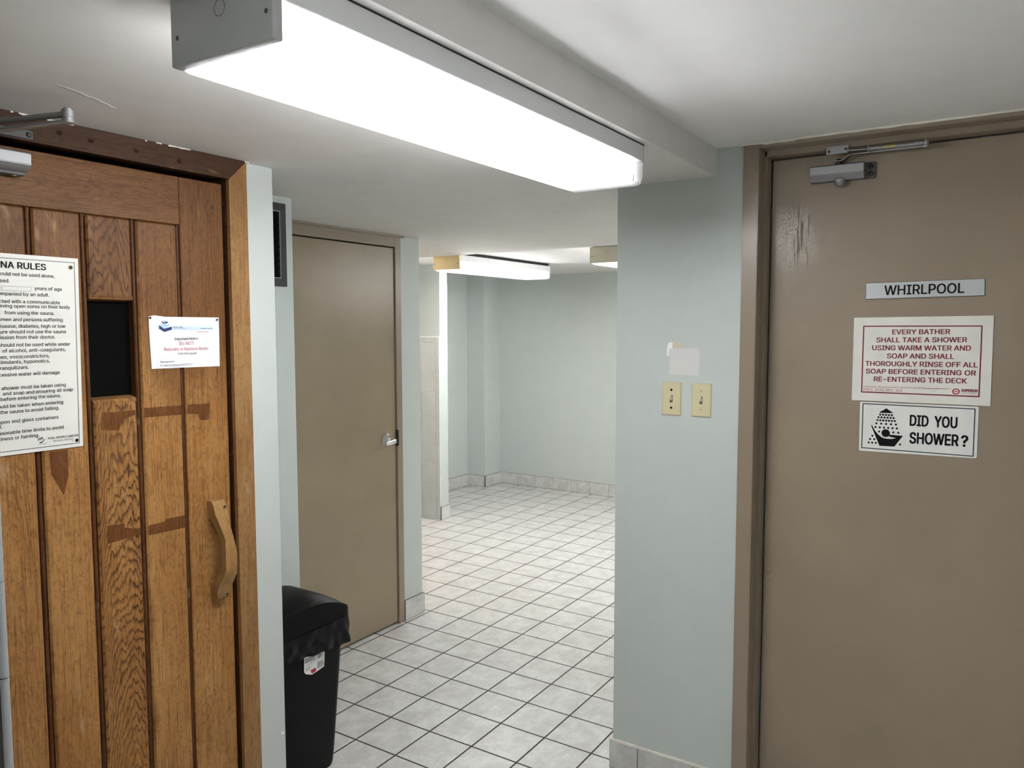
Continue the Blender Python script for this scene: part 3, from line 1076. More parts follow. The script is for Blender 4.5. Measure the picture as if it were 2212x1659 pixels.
# carved handle
b = bm_new()
outer = [(-0.004, 1.1030), (0.024, 1.1010), (0.032, 1.0880), (0.037, 1.0650), (0.050, 1.0280), (0.063, 0.9950), (0.066, 0.9500), (0.065, 0.9100), (0.060, 0.8880), (0.042, 0.8620), (0.034, 0.8400), (0.031, 0.8200), (0.018, 0.8100), (-0.004, 0.8060)]
inner = [(-0.004, 0.8580), (0.010, 0.8640), (0.030, 0.8900), (0.042, 0.9180), (0.044, 0.9550), (0.041, 0.9850), (0.028, 1.0180), (0.012, 1.0480), (-0.004, 1.0540)]
prof = outer + inner
hw = lambda z: 0.0190 + 0.0035 * math.sin((z - 0.8) * 24) + 0.002 * math.sin(z * 61)
cx = lambda z: -0.7160 + 0.005 * math.sin((z - 0.82) * 16)
lo = [b.verts.new((cx(z) - hw(z), FY - a, z)) for a, z in prof]
hi = [b.verts.new((cx(z) + hw(z), FY - a, z)) for a, z in prof]
n = len(prof)
tris = [b.faces.new(lo), b.faces.new(hi[::-1])]
for i in range(n):
    b.faces.new((lo[i], hi[i], hi[(i + 1) % n], lo[(i + 1) % n]))
es = [e for e in b.edges if len(e.link_faces) == 2 and e.calc_face_angle(0) > 0.6]
bmesh.ops.bevel(b, geom=es, offset=0.0085, segments=3, profile=0.5, affect='EDGES', clamp_overlap=True)
bmesh.ops.triangulate(b, faces=[f for f in b.faces if len(f.verts) > 4])
plank(b, b.verts, 'z', -0.71 + FY * 0.7, 0.277, 0.8)
hd = obj('handle', b, 'handle', d1, angle=50)
tag(hd, 'hand-carved pale wooden pull handle')
b = bm_new()
lathe(b, (-0.7075, FY - 0.0365, 1.0830), (0, -1, 0.25), [(0.0034, 0), (0.0034, 0.0015), (0.002, 0.002)], 14)
lathe(b, (-0.7050, FY - 0.0330, 0.8260), (0, -1, -0.2), [(0.0034, 0), (0.0034, 0.0015), (0.002, 0.002)], 14)
obj_parts('screw', b, 'screw', hd)

# ================================================================== DOOR 2: beige door in the passage
d2 = thing('door_2', 'plain beige flush door with a chrome lever in the passage', 'door', (0.60, DY, 0), kind='structure')
b = bm_new(); box(b, 0.166, 0.9790, DY + 0.002, DY + 0.046, 0.012, 2.0030, 0.0015)
obj('door_leaf', b, 'door_taupe', d2)
b = bm_new()
box(b, 0.9830, 1.0270, DY - 0.008, DY + 0.10, 0.0, 2.0590, 0.0025)
box(b, 0.150, 0.9830, DY - 0.008, DY + 0.10, 2.0085, 2.0590, 0.0025)
box(b, 0.118, 0.162, DY - 0.008, DY + 0.10, 0.0, 2.0590, 0.0025)
obj('door_frame', b, 'frame', d2)
b = bm_new(); box(b, 0.162, 0.9830, DY + 0.050, DY + 0.06, 0.0, 2.009)  # near-black sheet painting the shade in the gaps round the leaf
obj('dark_gap_sheet', b, 'gap_shade', d2)
b = bm_new()
n = 30
top = [(0.13 + 0.93 * i / n, 2.0728) for i in range(n + 1)]
bot = [(0.13 + 0.93 * i / n, 2.0610 + 0.0025 * mnoise.noise(Vector((i * 0.9, 0, 5)))) for i in range(n + 1)]
prism(b, bot + top[::-1], lambda x_, z, d: Vector((x_, DY - 0.004 + d, z)), 0, 0.003)
obj('caulk_line', b, 'frame', d2)
lv = bm_new()
lathe(lv, (0.9050, DY + 0.002, 1.0070), (0, -1, 0), [(0.0340, 0.0), (0.0345, 0.002), (0.0335, 0.005), (0.0130, 0.028), (0.0120, 0.030)], 32)
lvo = obj('lever_rose', lv, 'chrome', d2)
lv = bm_new()
cyl(lv, (0.9050, DY - 0.024, 1.0070), (0.9050, DY - 0.052, 1.0060), 0.0100, 0.0110, 20)
vs = box(lv, 0.8380, 0.9180, DY - 0.062, DY - 0.046, 0.9930, 1.0150, 0.006, 3)
for v in vs:
    if v.co.x < 0.86:
        v.co.z -= 0.004
obj('lever', lv, 'chrome', d2)
b = bm_new(); box(b, 0.9800, 0.9925, DY - 0.0125, DY + 0.004, 0.966, 1.054, 0.004, 2)
obj('strike_plate', b, 'screw', d2)

# ================================================================== DOOR 3: brown steel door, right
DX = 0.478
d3 = thing('door_3', 'brown painted steel door marked for the whirlpool, streaked near its top', 'door', (DX, -2.48, 0), kind='structure')
b = bm_new(); box(b, DX, DX + 0.045, -2.936, -2.0225, 0.008, 2.1215, 0.001)
obj('door_leaf', b, 'door_wet', d3)
FXf = 0.3630
pr = [(FXf, -1.960), (WX + 0.02, -1.960), (WX + 0.02, -1.985), (DX + 0.05, -1.985), (DX + 0.05, -2.0085), (DX + 0.001, -2.0085), (DX + 0.001, -2.0180), (0.4230, -2.0180), (0.4230, -2.0085), (FXf, -2.0085)]
b = bm_new()
prism(b, pr, lambda x_, y_, z: Vector((x_, y_, z)), 0.0, 2.1560)
prism(b, [(x_, -4.966 - y_) for x_, y_ in pr], lambda x_, y_, z: Vector((x_, y_, z)), 0.0, 2.1560)
ph = [(FXf, 2.1560), (WX + 0.02, 2.1560), (DX + 0.05, 2.1560), (DX + 0.05, 2.1435), (DX + 0.001, 2.1435), (DX + 0.001, 2.1260), (0.4230, 2.1260), (0.4230, 2.1435), (FXf, 2.1435)]
prism(b, ph, lambda x_, z, y_: Vector((x_, y_, z)), -2.9575, -2.0085)
es = [e for e in b.edges if len(e.link_faces) == 2 and e.calc_face_angle(0) > 1.0]
bmesh.ops.bevel(b, geom=es, offset=0.0018, segments=2, affect='EDGES', clamp_overlap=True)
obj('door_frame', b, 'frame', d3)
b = bm_new()
n = 90
bot, top = [], []
for i in range(n + 1):
    u = 1.945 + 1.06 * i / n
    bot.append((u, 2.1540 + 0.0026 * mnoise.noise(Vector((u * 23, 1, 0))) - (0.003 if 2.02 < u < 2.12 else 0)))
    top.append((u, 2.1596))
prism(b, bot + top[::-1], on_right(FXf + 0.002), 0, 0.0038)
obj('caulk_line', b, 'caulk', d3)

# ================================================================== DOOR CLOSERS
c1 = thing('door_closer', 'silver door closer on the plank door at the far left', 'door closer', (-1.30, FY, 1.95), 'door closers')
b = bm_new()
pf = [(0.0, 1.9400), (0.032, 1.9400), (0.046, 1.9480), (0.054, 1.9560), (0.054, 1.9790), (0.047, 1.9840), (0.0, 1.9840)]
prism(b, pf, lambda a, z, x_: Vector((x_, FY - 0.001 - a, z)), -1.440, -1.196)
bmesh.ops.bevel(b, geom=[e for e in b.edges if e.calc_face_angle(0) > 0.4], offset=0.0012, segments=2, affect='EDGES')
obj('closer_body', b, 'alu', c1)
b = bm_new()
box(b, -1.430, -1.200, FY - 0.034, FY - 0.004, 1.9335, 1.9405, 0.001)
obj('bottom_plate', b, 'alu_dark', c1)
b = bm_new(); lathe(b, (-1.217, FY - 0.020, 1.9410), (0, 0, -1), [(0.008, 0), (0.008, 0.006), (0.005, 0.009)], 16)
obj('valve_cap', b, 'chrome', c1)
b = bm_new(); lathe(b, (-1.372, FY - 0.028, 1.982), (0, 0, 1), [(0.010, 0), (0.010, 0.006), (0.008, 0.014)], 18)
obj('spindle', b, 'alu_dark', c1)
b = bm_new(); tube(b, [(-1.372, FY - 0.028, 1.9915), (-1.340, -0.840, 1.9955), (-1.289, -0.900, 2.0035), (-1.203, -0.998, 2.0245)], 0.01, 12, flat=(0.0115, 0.0045))
obj('main_arm', b, 'steel', c1)
b = bm_new()
lathe(b, (-1.2010, -1.0000, 2.0215), (0, 0, 1), [(0.0100, 0.0), (0.0128, 0.0015), (0.0128, 0.006), (0.0115, 0.0065), (0.0115, 0.012), (0.0122, 0.0125), (0.0122, 0.0270), (0.0085, 0.0272), (0.0085, 0.0310), (0.007, 0.0322)], 26)
obj('elbow_joint', b, 'alu', c1)
b = bm_new(); tube(b, [(-1.203, -0.996, 2.0410), (-1.262, -0.927, 2.0275), (-1.330, -0.850, 2.0150), (-1.352, -0.826, 2.0130)], 0.0065, 14)
obj('forearm_rod', b, 'steel', c1)
b = bm_new()
box(b, -1.375, -1.178, -0.8062, -0.8015, 2.0170, 2.0370, 0.0015)
box(b, -1.366, -1.338, -0.836, -0.806, 2.0165, 2.0365, 0.003)
obj('mounting_shoe', b, 'alu_dark', c1)  # dark metal puts the arm's shade into the shoe's colour
b = bm_new(); lathe(b, (-1.1870, -0.8060, 2.0268), (0, -1, 0), [(0.0058, 0), (0.0058, 0.0015), (0.0040, 0.0032)], 16)
obj('screw', b, 'screw', c1)

c3 = thing('door_closer', 'grey door closer with double arm above the whirlpool sign', 'door closer', (DX, -2.23, 2.06), 'door closers')
X0 = DX - 0.001
b = bm_new()
pf = [(X0, 2.0850), (0.4480, 2.0850), (0.4340, 2.0790), (0.4340, 2.0555), (0.4480, 2.0370), (X0, 2.0370)]
prism(b, pf, lambda x_, z, y_: Vector((x_, y_, z)), -2.2960, -2.1440)
bmesh.ops.bevel(b, geom=[e for e in b.edges if e.calc_face_angle(0) > 0.4], offset=0.0010, segments=2, affect='EDGES')
obj('closer_body', b, 'alu', c3)
b = bm_new(); box(b, 0.4680, X0, -2.3240, -2.1400, 2.0360, 2.0850, 0.0025)
obj('back_plate', b, 'alu_dark', c3)
b = bm_new()
for z in (2.0710, 2.0500):
    lathe(b, (0.4685, -2.3120, z), (-1, 0, 0), [(0.0074, 0), (0.0074, 0.0035), (0.0055, 0.0042), (0.0042, 0.0022)], 18)
obj_parts('screw', b, 'screw', c3)
b = bm_new(); lathe(b, (0.4530, -2.2275, 2.0385), (0, 0, -1), [(0.0165, 0), (0.0165, 0.0075), (0.0150, 0.0125), (0.0110, 0.0185), (0.0095, 0.0200)], 26)
obj('spindle_cap', b, 'alu', c3)
b = bm_new(); lathe(b, (0.4530, -2.2240, 2.0840), (0, 0, 1), [(0.0110, 0), (0.0110, 0.0035), (0.0075, 0.0042), (0.0075, 0.0085), (0.0095, 0.0090), (0.0090, 0.0140), (0.0060, 0.0165)], 20)
obj('spindle', b, 'screw', c3)
b = bm_new(); tube(b, [(0.4530, -2.2140, 2.0935), (0.4500, -2.2330, 2.0938), (0.4470, -2.2420, 2.0962), (0.4430, -2.2560, 2.1045), (0.4390, -2.2680, 2.1062), (0.4260, -2.36, 2.1040), (0.4100, -2.4630, 2.1005)], 0.01, 12, flat=(0.0095, 0.0022))
obj('main_arm', b, 'steel', c3)
b = bm_new()
lathe(b, (0.4080, -2.4610, 2.0965), (0, 0, 1), [(0.0070, 0), (0.0085, 0.001), (0.0085, 0.006), (0.0070, 0.0065), (0.0085, 0.0075), (0.0085, 0.0175), (0.0050, 0.0190), (0.0045, 0.0225), (0.0025, 0.0240)], 22)
obj('elbow_joint', b, 'alu', c3)
b = bm_new()
tube(b, [(0.4080, -2.4600, 2.1095), (0.4080, -2.4300, 2.1100), (0.4083, -2.3150, 2.1122)], 0.0066, 14)
box(b, 0.4010, 0.4150, -2.4540, -2.4280, 2.1040, 2.1150, 0.002)
box(b, 0.3995, 0.4165, -2.3150, -2.3090, 2.1035, 2.1195, 0.002)
fa = obj('forearm_tube', b, 'alu', c3)
b = bm_new(); box(b, 0.4012, 0.4022, -2.3840, -2.3510, 2.1085, 2.1130, 0.0003)
tag(obj('brass_insert', b, 'brass', fa), 'small brass-yellow strip on the arm')
b = bm_new(); tube(b, [(0.4090, -2.3100, 2.1122), (0.4110, -2.2520, 2.1150)], 0.0038, 10)
obj('forearm_rod', b, 'steel', c3)
b = bm_new()
box(b, 0.4105, 0.4150, -2.2570, -2.1940, 2.1080, 2.1325, 0.0010)
box(b, 0.4145, 0.4225, -2.2570, -2.1940, 2.1265, 2.1325, 0.0010)
obj('mounting_shoe', b, 'alu', c3)
b = bm_new()
for yy in (-2.2025, -2.2485):
    lathe(b, (0.4108, yy, 2.1165 + 0.0035 * (1 if yy < -2.22 else 0)), (-1, 0, 0), [(0.0036, 0), (0.0036, 0.0015), (0.0020, 0.0024)], 14)
obj('screw', b, 'screw', c3)

# ================================================================== CEILING LIGHTS
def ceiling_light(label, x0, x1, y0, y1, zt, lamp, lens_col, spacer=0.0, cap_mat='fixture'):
    """surface fluorescent fitting along x; near end has a full steel cap, the far end an open lens end"""
    t = thing('ceiling_light', label, 'ceiling light', ((x0 + x1) / 2, (y0 + y1) / 2, zt + spacer), 'fluorescent ceiling lights')
    zm, zb = zt - 0.043, zt - 0.105
    bb = bm_new(); box(bb, x0 + 0.016, x1 - 0.004, y0, y1, zm, zt - 0.0015, 0.0015)
    if spacer:
        sb = bm_new(); box(sb, x0 + 0.012, x1 - 0.012, y0 + 0.012, y1 - 0.012, zt - 0.001, zt + spacer)  # spacer to the ceiling, near-black to paint the shade in the gap
        obj('gap_shade_spacer', sb, 'gap_shade', t)
    obj('housing', bb, 'housing', t)
    bb = bm_new(); box(bb, x0 + 0.017, x1, y0 - 0.001, y1 + 0.001, zt - 0.0022, zt)  # thin near-black slab painting the shadow line above the housing
    obj('shadow_gap', bb, 'gap_shade', t)
    bb = bm_new()
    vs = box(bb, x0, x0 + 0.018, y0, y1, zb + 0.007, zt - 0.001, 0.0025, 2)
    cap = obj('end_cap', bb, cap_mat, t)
    bb = bm_new()
    for (yy, zz, r) in ((y1 - 0.016, zb + 0.047, 0.0035), (y0 + 0.012, zb + 0.044, 0.0035)):
        lathe(bb, (x0 + 0.0005, yy, zz), (-1, 0, 0), [(r, 0), (r, 0.0008), (r * 0.6, 0.001)], 14)
    obj_parts('rivet', bb, 'alu_dark', cap)
    bb = bm_new()
    ymid = (y0 + y1) / 2
    for i in range(40):
        a0, a1 = 2 * math.pi * i / 40, 2 * math.pi * (i + 1) / 40
        q = []
        for rr, aa in ((0.0108, a0), (0.0118, a0), (0.0118, a1), (0.0108, a1)):
            q.append(bb.verts.new((x0 - 0.0004, ymid - 0.003 + rr * math.cos(aa), zb + 0.069 + rr * math.sin(aa))))
        bb.faces.new(q)
    obj('knockout', bb, 'alu_dark', cap)
    # lens: rounded trough
    bb = bm_new()
    ya, yb = y0 + 0.002, y1 - 0.002
    prof = [(ya, zm + 0.001), (ya + 0.001, zb + 0.022), (ya + 0.006, zb + 0.006), (ya + 0.016, zb), (yb - 0.016, zb), (yb - 0.006, zb + 0.006), (yb - 0.001, zb + 0.022), (yb, zm + 0.001)]
    prism(bb, prof, lambda yy, zz, xx: Vector((xx, yy, zz)), x0 + 0.017, x1)
    bm_ = bb
    bmesh.ops.delete(bm_, geom=[f for f in bm_.faces if all(abs(v.co.z - (zm + 0.001)) < 1e-5 for v in f.verts)], context='FACES_ONLY')
    obj('lens', bm_, lens_mat(lens_col, x0 + 0.017, x1), t, angle=50)
    tm = tube_mat(lens_col, lamp)
    for dy in (-0.050, 0.050):
        bb = bm_new()
        cyl(bb, (x0 + 0.042, (y0 + y1) / 2 + dy, zm - 0.022), (x1 - 0.062, (y0 + y1) / 2 + dy, zm - 0.022), 0.013, seg=16)
        obj('fluorescent_tube', bb, tm, t)
        bb = bm_new()
        for xa, xb in ((x0 + 0.032, x0 + 0.044), (x1 - 0.070, x1 - 0.060)):
            box(bb, xa, xb, (y0 + y1) / 2 + dy - 0.014, (y0 + y1) / 2 + dy + 0.014, zm - 0.036, zm + 0.001, 0.002)
        obj_parts('lamp_holder', bb, 'fixture', t)
    bb = bm_new()
    for xx in (x1 - 0.060,):
        box(bb, xx, xx + 0.006, y0 + 0.0035, y1 - 0.0035, zb + 0.004, zm + 0.001, 0.001)
    obj_parts('socket_bar', bb, 'fixture', t)
    bb = bm_new()
    box(bb, x1 - 0.004, x1, y0, y1, zm - 0.003, zt - 0.0015, 0.0008)
    obj('end_plate', bb, 'fixture', t)
    bb = bm_new()
    cyl(bb, (x1, y0 + 0.012, zm - 0.002), (x1 + 0.010, y0 + 0.012, zm - 0.001), 0.0022, seg=10)
    lathe(bb, (x1 + 0.009, y0 + 0.012, zm - 0.001), (1, 0, 0), [(0.003, 0), (0.0055, 0.002), (0.0055, 0.004), (0.003, 0.006)], 14)
    obj('thumb_screw', bb, 'chrome', t)
    return t


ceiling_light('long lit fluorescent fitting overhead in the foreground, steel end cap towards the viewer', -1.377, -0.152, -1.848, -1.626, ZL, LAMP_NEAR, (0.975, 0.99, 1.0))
ceiling_light('lit fluorescent fitting in the far room, whole length in view, yellowish end cap', 2.115, 3.340, 0.452, 0.677, 2.082, LAMP_REAR, (1.0, 0.995, 0.98), ZR - 2.082, 'yellow_cap')
ceiling_light('lit fluorescent fitting in the far room cut off by the switch wall', 2.150, 3.375, -0.735, -0.510, 2.078, LAMP_REAR, (1.0, 0.995, 0.98), ZR - 2.078, 'cream_cap')
ceiling_light('lit fluorescent fitting of the far room standing wholly behind the switch wall', 2.150, 3.375, -1.920, -1.695, 2.078, LAMP_REAR, (1.0, 0.995, 0.98), ZR - 2.078, 'cream_cap')
ceiling_light('warm fluorescent fitting out of sight behind the beige door wall', 0.85, 2.05, 1.150, 1.370, ZL, LAMP_WARM, (1.0, 0.77, 0.48))
ceiling_light('added fill light behind the viewer, shaped as a fluorescent fitting on the higher ceiling', -3.1, -1.9, -3.55, -3.33, ZH, LAMP_FILL, (1.0, 0.98, 0.95))  # unseen fill lamp added to brighten the near room

# ================================================================== VENT on the recess wall
vt = thing('wall_vent', 'dark grey metal framed vent high on the wall behind the black bin', 'vent', (-0.28, RY, 1.744))
vx0, vx1, vz0, vz1, vw = -0.440, -0.1255, 1.7440, 2.0450, 0.031
b = bm_new()
fv = on_left(RY)
for poly in ([(vx0, vz0), (vx1, vz0), (vx1 - vw, vz0 + vw), (vx0 + vw, vz0 + vw)], [(vx0, vz1), (vx0 + vw, vz1 - vw), (vx1 - vw, vz1 - vw), (vx1, vz1)],
             [(vx1, vz0), (vx1, vz1), (vx1 - vw, vz1 - vw), (vx1 - vw, vz0 + vw)], [(vx0, vz0), (vx0 + vw, vz0 + vw), (vx0 + vw, vz1 - vw), (vx0, vz1)]):
    vs = prism(b, poly, fv, 0.0, 0.010)
bmesh.ops.bevel(b, geom=[e for e in b.edges if e.calc_face_angle(0) > 1.2], offset=0.0012, segments=1, affect='EDGES')
obj('vent_frame', b, 'grey_frame', vt)
b = bm_new(); ring(b, fv, vx0 + vw - 0.003, vx1 - vw + 0.003, vz0 + vw - 0.003, vz1 - vw + 0.003, 0.0035, 0.0106)
obj('frame_lip', b, 'alu', vt)
b = bm_new(); flat(b, fv, [(vx0 + vw, vz0 + vw), (vx1 - vw, vz0 + vw), (vx1 - vw, vz1 - vw), (vx0 + vw, vz1 - vw)], 0.0008)
obj('dark_opening', b, 'black', vt)
b = bm_new()
for k in range(9):
    z = vz0 + vw + 0.014 + k * 0.0255
    prism(b, [(0.0015, z), (0.0075, z - 0.007), (0.0085, z - 0.0062), (0.0025, z + 0.0008)], lambda a, zz, x_: Vector((x_, RY - a, zz)), vx0 + vw, vx1 - vw)
obj('louvre_slats', b, 'black', vt)
b = bm_new()
for zz in (1.893,):
    for xx in (vx1 - 0.013, vx0 + 0.013):
        lathe(b, (xx, RY - 0.0098, zz), (0, -1, 0), [(0.0038, 0), (0.0038, 0.001), (0.002, 0.0016)], 12)
obj_parts('screw', b, 'screw', vt)

# ================================================================== LIGHT SWITCHES
def light_switch(label, uc, zc, screws):
    t = thing('light_switch', label, 'light switch', (WX, -uc, zc), 'ivory light switches')
    f = on_right(WX)
    bb = bm_new()
    hw_, hh = 0.0345, 0.0563
    lo = [bb.verts.new(f(uc + a * hw_, zc + c * hh, 0.0002)) for a, c in ((-1, -1), (1, -1), (1, 1), (-1, 1))]
    hi = [bb.verts.new(f(uc + a * (hw_ - 0.003), zc + c * (hh - 0.003), 0.0055)) for a, c in ((-1, -1), (1, -1), (1, 1), (-1, 1))]
    bb.faces.new(lo[::-1]); bb.faces.new(hi)
    for i in range(4):
        bb.faces.new((lo[i], lo[(i + 1) % 4], hi[(i + 1) % 4], hi[i]))
    bmesh.ops.bevel(bb, geom=list(bb.edges), offset=0.0009, segments=2, affect='EDGES')
    obj('cover_plate', bb, 'plate', t)
    bb = bm_new(); prism(bb, [(uc - 0.0052, zc - 0.0125), (uc + 0.0052, zc - 0.0125), (uc + 0.0052, zc + 0.0125), (uc - 0.0052, zc + 0.0125)], f, 0.0050, 0.0059)
    obj('toggle_slot', bb, 'slot', t)
    bb = bm_new()
    lo = [bb.verts.new(f(uc + a * 0.0040, zc + z, 0.0052)) for a, z in ((-1, -0.006), (1, -0.006), (1, 0.008), (-1, 0.008))]
    hi = [bb.verts.new(f(uc + a * 0.0028, zc + z, 0.0160)) for a, z in ((-1, 0.0070), (1, 0.0070), (1, 0.0135), (-1, 0.0135))]
    bb.faces.new(lo[::-1]); bb.faces.new(hi)
    for i in range(4):
        bb.faces.new((lo[i], lo[(i + 1) % 4], hi[(i + 1) % 4], hi[i]))
    bmesh.ops.bevel(bb, geom=list(bb.edges), offset=0.0009, segments=2, affect='EDGES')
    obj('toggle', bb, 'toggle', t)
    bb = bm_new()
    for s in (-1, 1):
        if screws == 'hole':
            lathe(bb, f(uc, zc + s * 0.0301, 0.0054), (-1, 0, 0), [(0.0040, 0), (0.0040, 0.0005)], 18)
        else:
            lathe(bb, f(uc, zc + s * 0.0301, 0.0054), (-1, 0, 0), [(0.0032, 0), (0.0032, 0.0006), (0.0018, 0.0012)], 16)
    sc_ = obj_parts('screw_hole' if screws == 'hole' else 'screw', bb, 'ink' if screws == 'hole' else 'plate', t)
    if screws != 'hole':
        for s, so in zip((-1, 1), sc_):
            bb = bm_new()
            zc2 = zc + s * 0.0301
            flat(bb, f, [(uc - 0.0006, zc2 - 0.0028), (uc + 0.0006, zc2 - 0.0028), (uc + 0.0006, zc2 + 0.0028), (uc - 0.0006, zc2 + 0.0028)], 0.0068)
            obj('screw_slot', bb, 'slot', so)
    return t


light_switch('ivory toggle switch with two open black screw holes', 1.7327, 1.3529, 'hole')
light_switch('ivory toggle switch with ivory screws, nearer the brown door', 1.8354, 1.3528, 'screw')

# ================================================================== SIGNS on the brown door
f3 = on_right(DX)
# name plate
t = thing('door_sign', 'brushed silver name plate reading WHIRLPOOL on the brown door', 'sign', (DX, -2.461, 1.677))
b = bm_new(); prism(b, [(2.3068, 1.6760), (2.6165, 1.6800), (2.6152, 1.7288), (2.3066, 1.7254)], f3, 0.0, 0.0020)
obj('backing', b, 'ink', t)
b = bm_new(); prism(b, [(2.3078, 1.6772), (2.6152, 1.6812), (2.6140, 1.7278), (2.3076, 1.7244)], f3, 0.0005, 0.0026)
obj('plate', b, 'brushed', t)
b = bm_new(); write(b, f3, 'WHIRLPOOL', 2.3585, 1.6880, 0.0278, 0.2065, bold=0.016, depth=0.0030, slope=0.008)
obj('lettering', b, 'ink', t)

# bather notice
t = thing('notice_sign', 'white notice with red border telling bathers to shower', 'sign', (DX, -2.458, 1.366))
b = bm_new(); prism(b, [(2.2766, 1.3672), (2.6408, 1.3680), (2.6400, 1.6242), (2.2764, 1.6206)], f3, 0.0, 0.0028)
obj('panel', b, 'sign_cream', t)
b = bm_new(); ring(b, f3, 2.3026, 2.6142, 1.3922, 1.5964, 0.0034, 0.0032)
obj('border', b, 'maroon', t)
b = bm_new()
for s, u0, v0, w_ in (('EVERY BATHER', 2.3838, 1.5702, 0.1503), ('SHALL TAKE A SHOWER', 2.3410, 1.5462, 0.2361), ('USING WARM WATER AND', 2.3304, 1.5222, 0.2569),
                      ('SOAP AND SHALL', 2.3717, 1.4985, 0.1749), ('THOROUGHLY RINSE OFF ALL', 2.3124, 1.4742, 0.2932), ('SOAP BEFORE ENTERING OR', 2.3149, 1.4510, 0.2874), ('RE-ENTERING THE DECK', 2.3378, 1.4279, 0.2429)):
    write(b, f3, s, u0, v0, 0.0142, w_, bold=0.020, depth=0.0033, slope=0.010)
obj('lettering', b, 'maroon', t)
b = bm_new()
write(b, f3, 'PUBLIC POOLS REGULATION UNDER THE HEALTH PROTECTION AND PROMOTION ACT,', 2.3090, 1.4086, 0.0038, 0.2335, depth=0.0033, slope=0.008)
write(b, f3, 'R.R.O. 1990, REG. 565', 2.3093, 1.3978, 0.0075, 0.1064, depth=0.0033, slope=0.008)
obj('small_print', b, 'red', t)
b = bm_new()
for i in range(36):
    a0, a1 = 2 * math.pi * i / 36, 2 * math.pi * (i + 1) / 36
    b.faces.new([b.verts.new(f3(2.5550 + r * math.cos(a), 1.4060 + 0.86 * r * math.sin(a), 0.0033)) for r, a in ((0.0064, a0), (0.0098, a0), (0.0098, a1), (0.0064, a1))])
flat(b, f3, [(2.5494, 1.4050), (2.5606, 1.4050), (2.5600, 1.4068), (2.5570, 1.4072), (2.5545, 1.4080), (2.5520, 1.4072), (2.5500, 1.4066)], 0.0034)
obj('emblem', b, 'red', t)
b = bm_new(); write(b, f3, 'SUPERIOR', 2.5690, 1.4066, 0.0070, 0.0395, bold=0.045, depth=0.0033)
write(b, f3, 'POOL, SPA & LEISURE LTD.', 2.5690, 1.4015, 0.0026, 0.0385, depth=0.0033)
obj('maker_name', b, 'maroon', t)

# shower reminder
t = thing('reminder_sign', 'white sign with a bath pictogram reading DID YOU SHOWER', 'sign', (DX, -2.457, 1.213))
b = bm_new()
rp = []
for (cu_, cv_), a0 in (((2.6091, 1.3606), 0), ((2.3050, 1.3588), 90), ((2.3061, 1.2158), 180), ((2.6093, 1.2199), 270)):
    rp += [(cu_ + 0.0042 * math.cos(math.radians(a0 + 22.5 * k)), cv_ + 0.0042 * math.sin(math.radians(a0 + 22.5 * k))) for k in range(5)]
prism(b, rp, f3, 0.0, 0.0022)
obj('panel', b, 'sign_white', t)
b = bm_new(); ring(b, f3, 2.3080, 2.6058, 1.2200, 1.3592, 0.0028, 0.0026)
obj('border', b, 'inkblue', t)
b = bm_new()
write(b, f3, 'DID  YOU', 2.4398, 1.2992, 0.0312, 0.1212, bold=0.030, depth=0.0027, slope=0.006)
write(b, f3, 'SHOWER', 2.4408, 1.2464, 0.0320, 0.1250, bold=0.030, depth=0.0027, slope=0.014)
write(b, f3, '?', 2.5742, 1.2478, 0.0315, 0.0150, bold=0.030, depth=0.0027)
obj('lettering', b, 'ink', t)
b = bm_new()
flat(b, f3, [(2.3561, 1.3322), (2.3928, 1.3335), (2.3928, 1.3350), (2.3790, 1.3435), (2.3765, 1.3460), (2.3720, 1.3460), (2.3700, 1.3432), (2.3561, 1.3345)], 0.0027)
dot = lambda u, v, r=0.0031: disc(b, f3, u, v, r, 0.0027, 14)
for u0, u1, v, nn in ((2.3582, 2.3902, 1.3268, 5), (2.3537, 2.3951, 1.3185, 6), (2.3511, 2.3987, 1.3096, 7), (2.3483, 2.4021, 1.2994, 5), (2.3463, 2.4050, 1.2878, 6)):
    for i in range(nn):
        dot(u0 + (u1 - u0) * i / (nn - 1), v)
for u, v in ((2.3567, 1.2749), (2.3956, 1.2751), (2.4094, 1.2748), (2.3384, 1.2606), (2.3322, 1.2500), (2.3440, 1.2506), (2.3287, 1.2393), (2.3385, 1.2395), (2.3485, 1.2396), (2.4149, 1.2400)):
    dot(u, v)
disc(b, f3, 2.3749, 1.2713, 0.0117, 0.0028, 28)
tub = [(2.3335, 1.2925), (2.3365, 1.2932), (2.3400, 1.2860), (2.3460, 1.2760), (2.3540, 1.2660), (2.3640, 1.2580), (2.3760, 1.2545), (2.3900, 1.2545), (2.4000, 1.2570), (2.4025, 1.2590), (2.3930, 1.2600), (2.3840, 1.2625), (2.3800, 1.2650), (2.3826, 1.2675), (2.4220, 1.2666), (2.3998, 1.2322), (2.3588, 1.2314)]
flat(b, f3, tub, 0.0027)
obj('pictogram', b, 'ink', t)

# ================================================================== SAUNA RULES board and notice
SGY = FY - 0.001
TH = math.radians(-0.82)
pc = (-1.0755, 1.7602)                      # top-right corner, board hangs slightly turned


def fs(u, v, w_):
    du, dv = u - pc[0], v - pc[1]
    return Vector((pc[0] + du * math.cos(TH) - dv * math.sin(TH) * -1 * -1, SGY - w_, pc[1] + dv * math.cos(TH) + du * math.sin(TH) * 0.15))


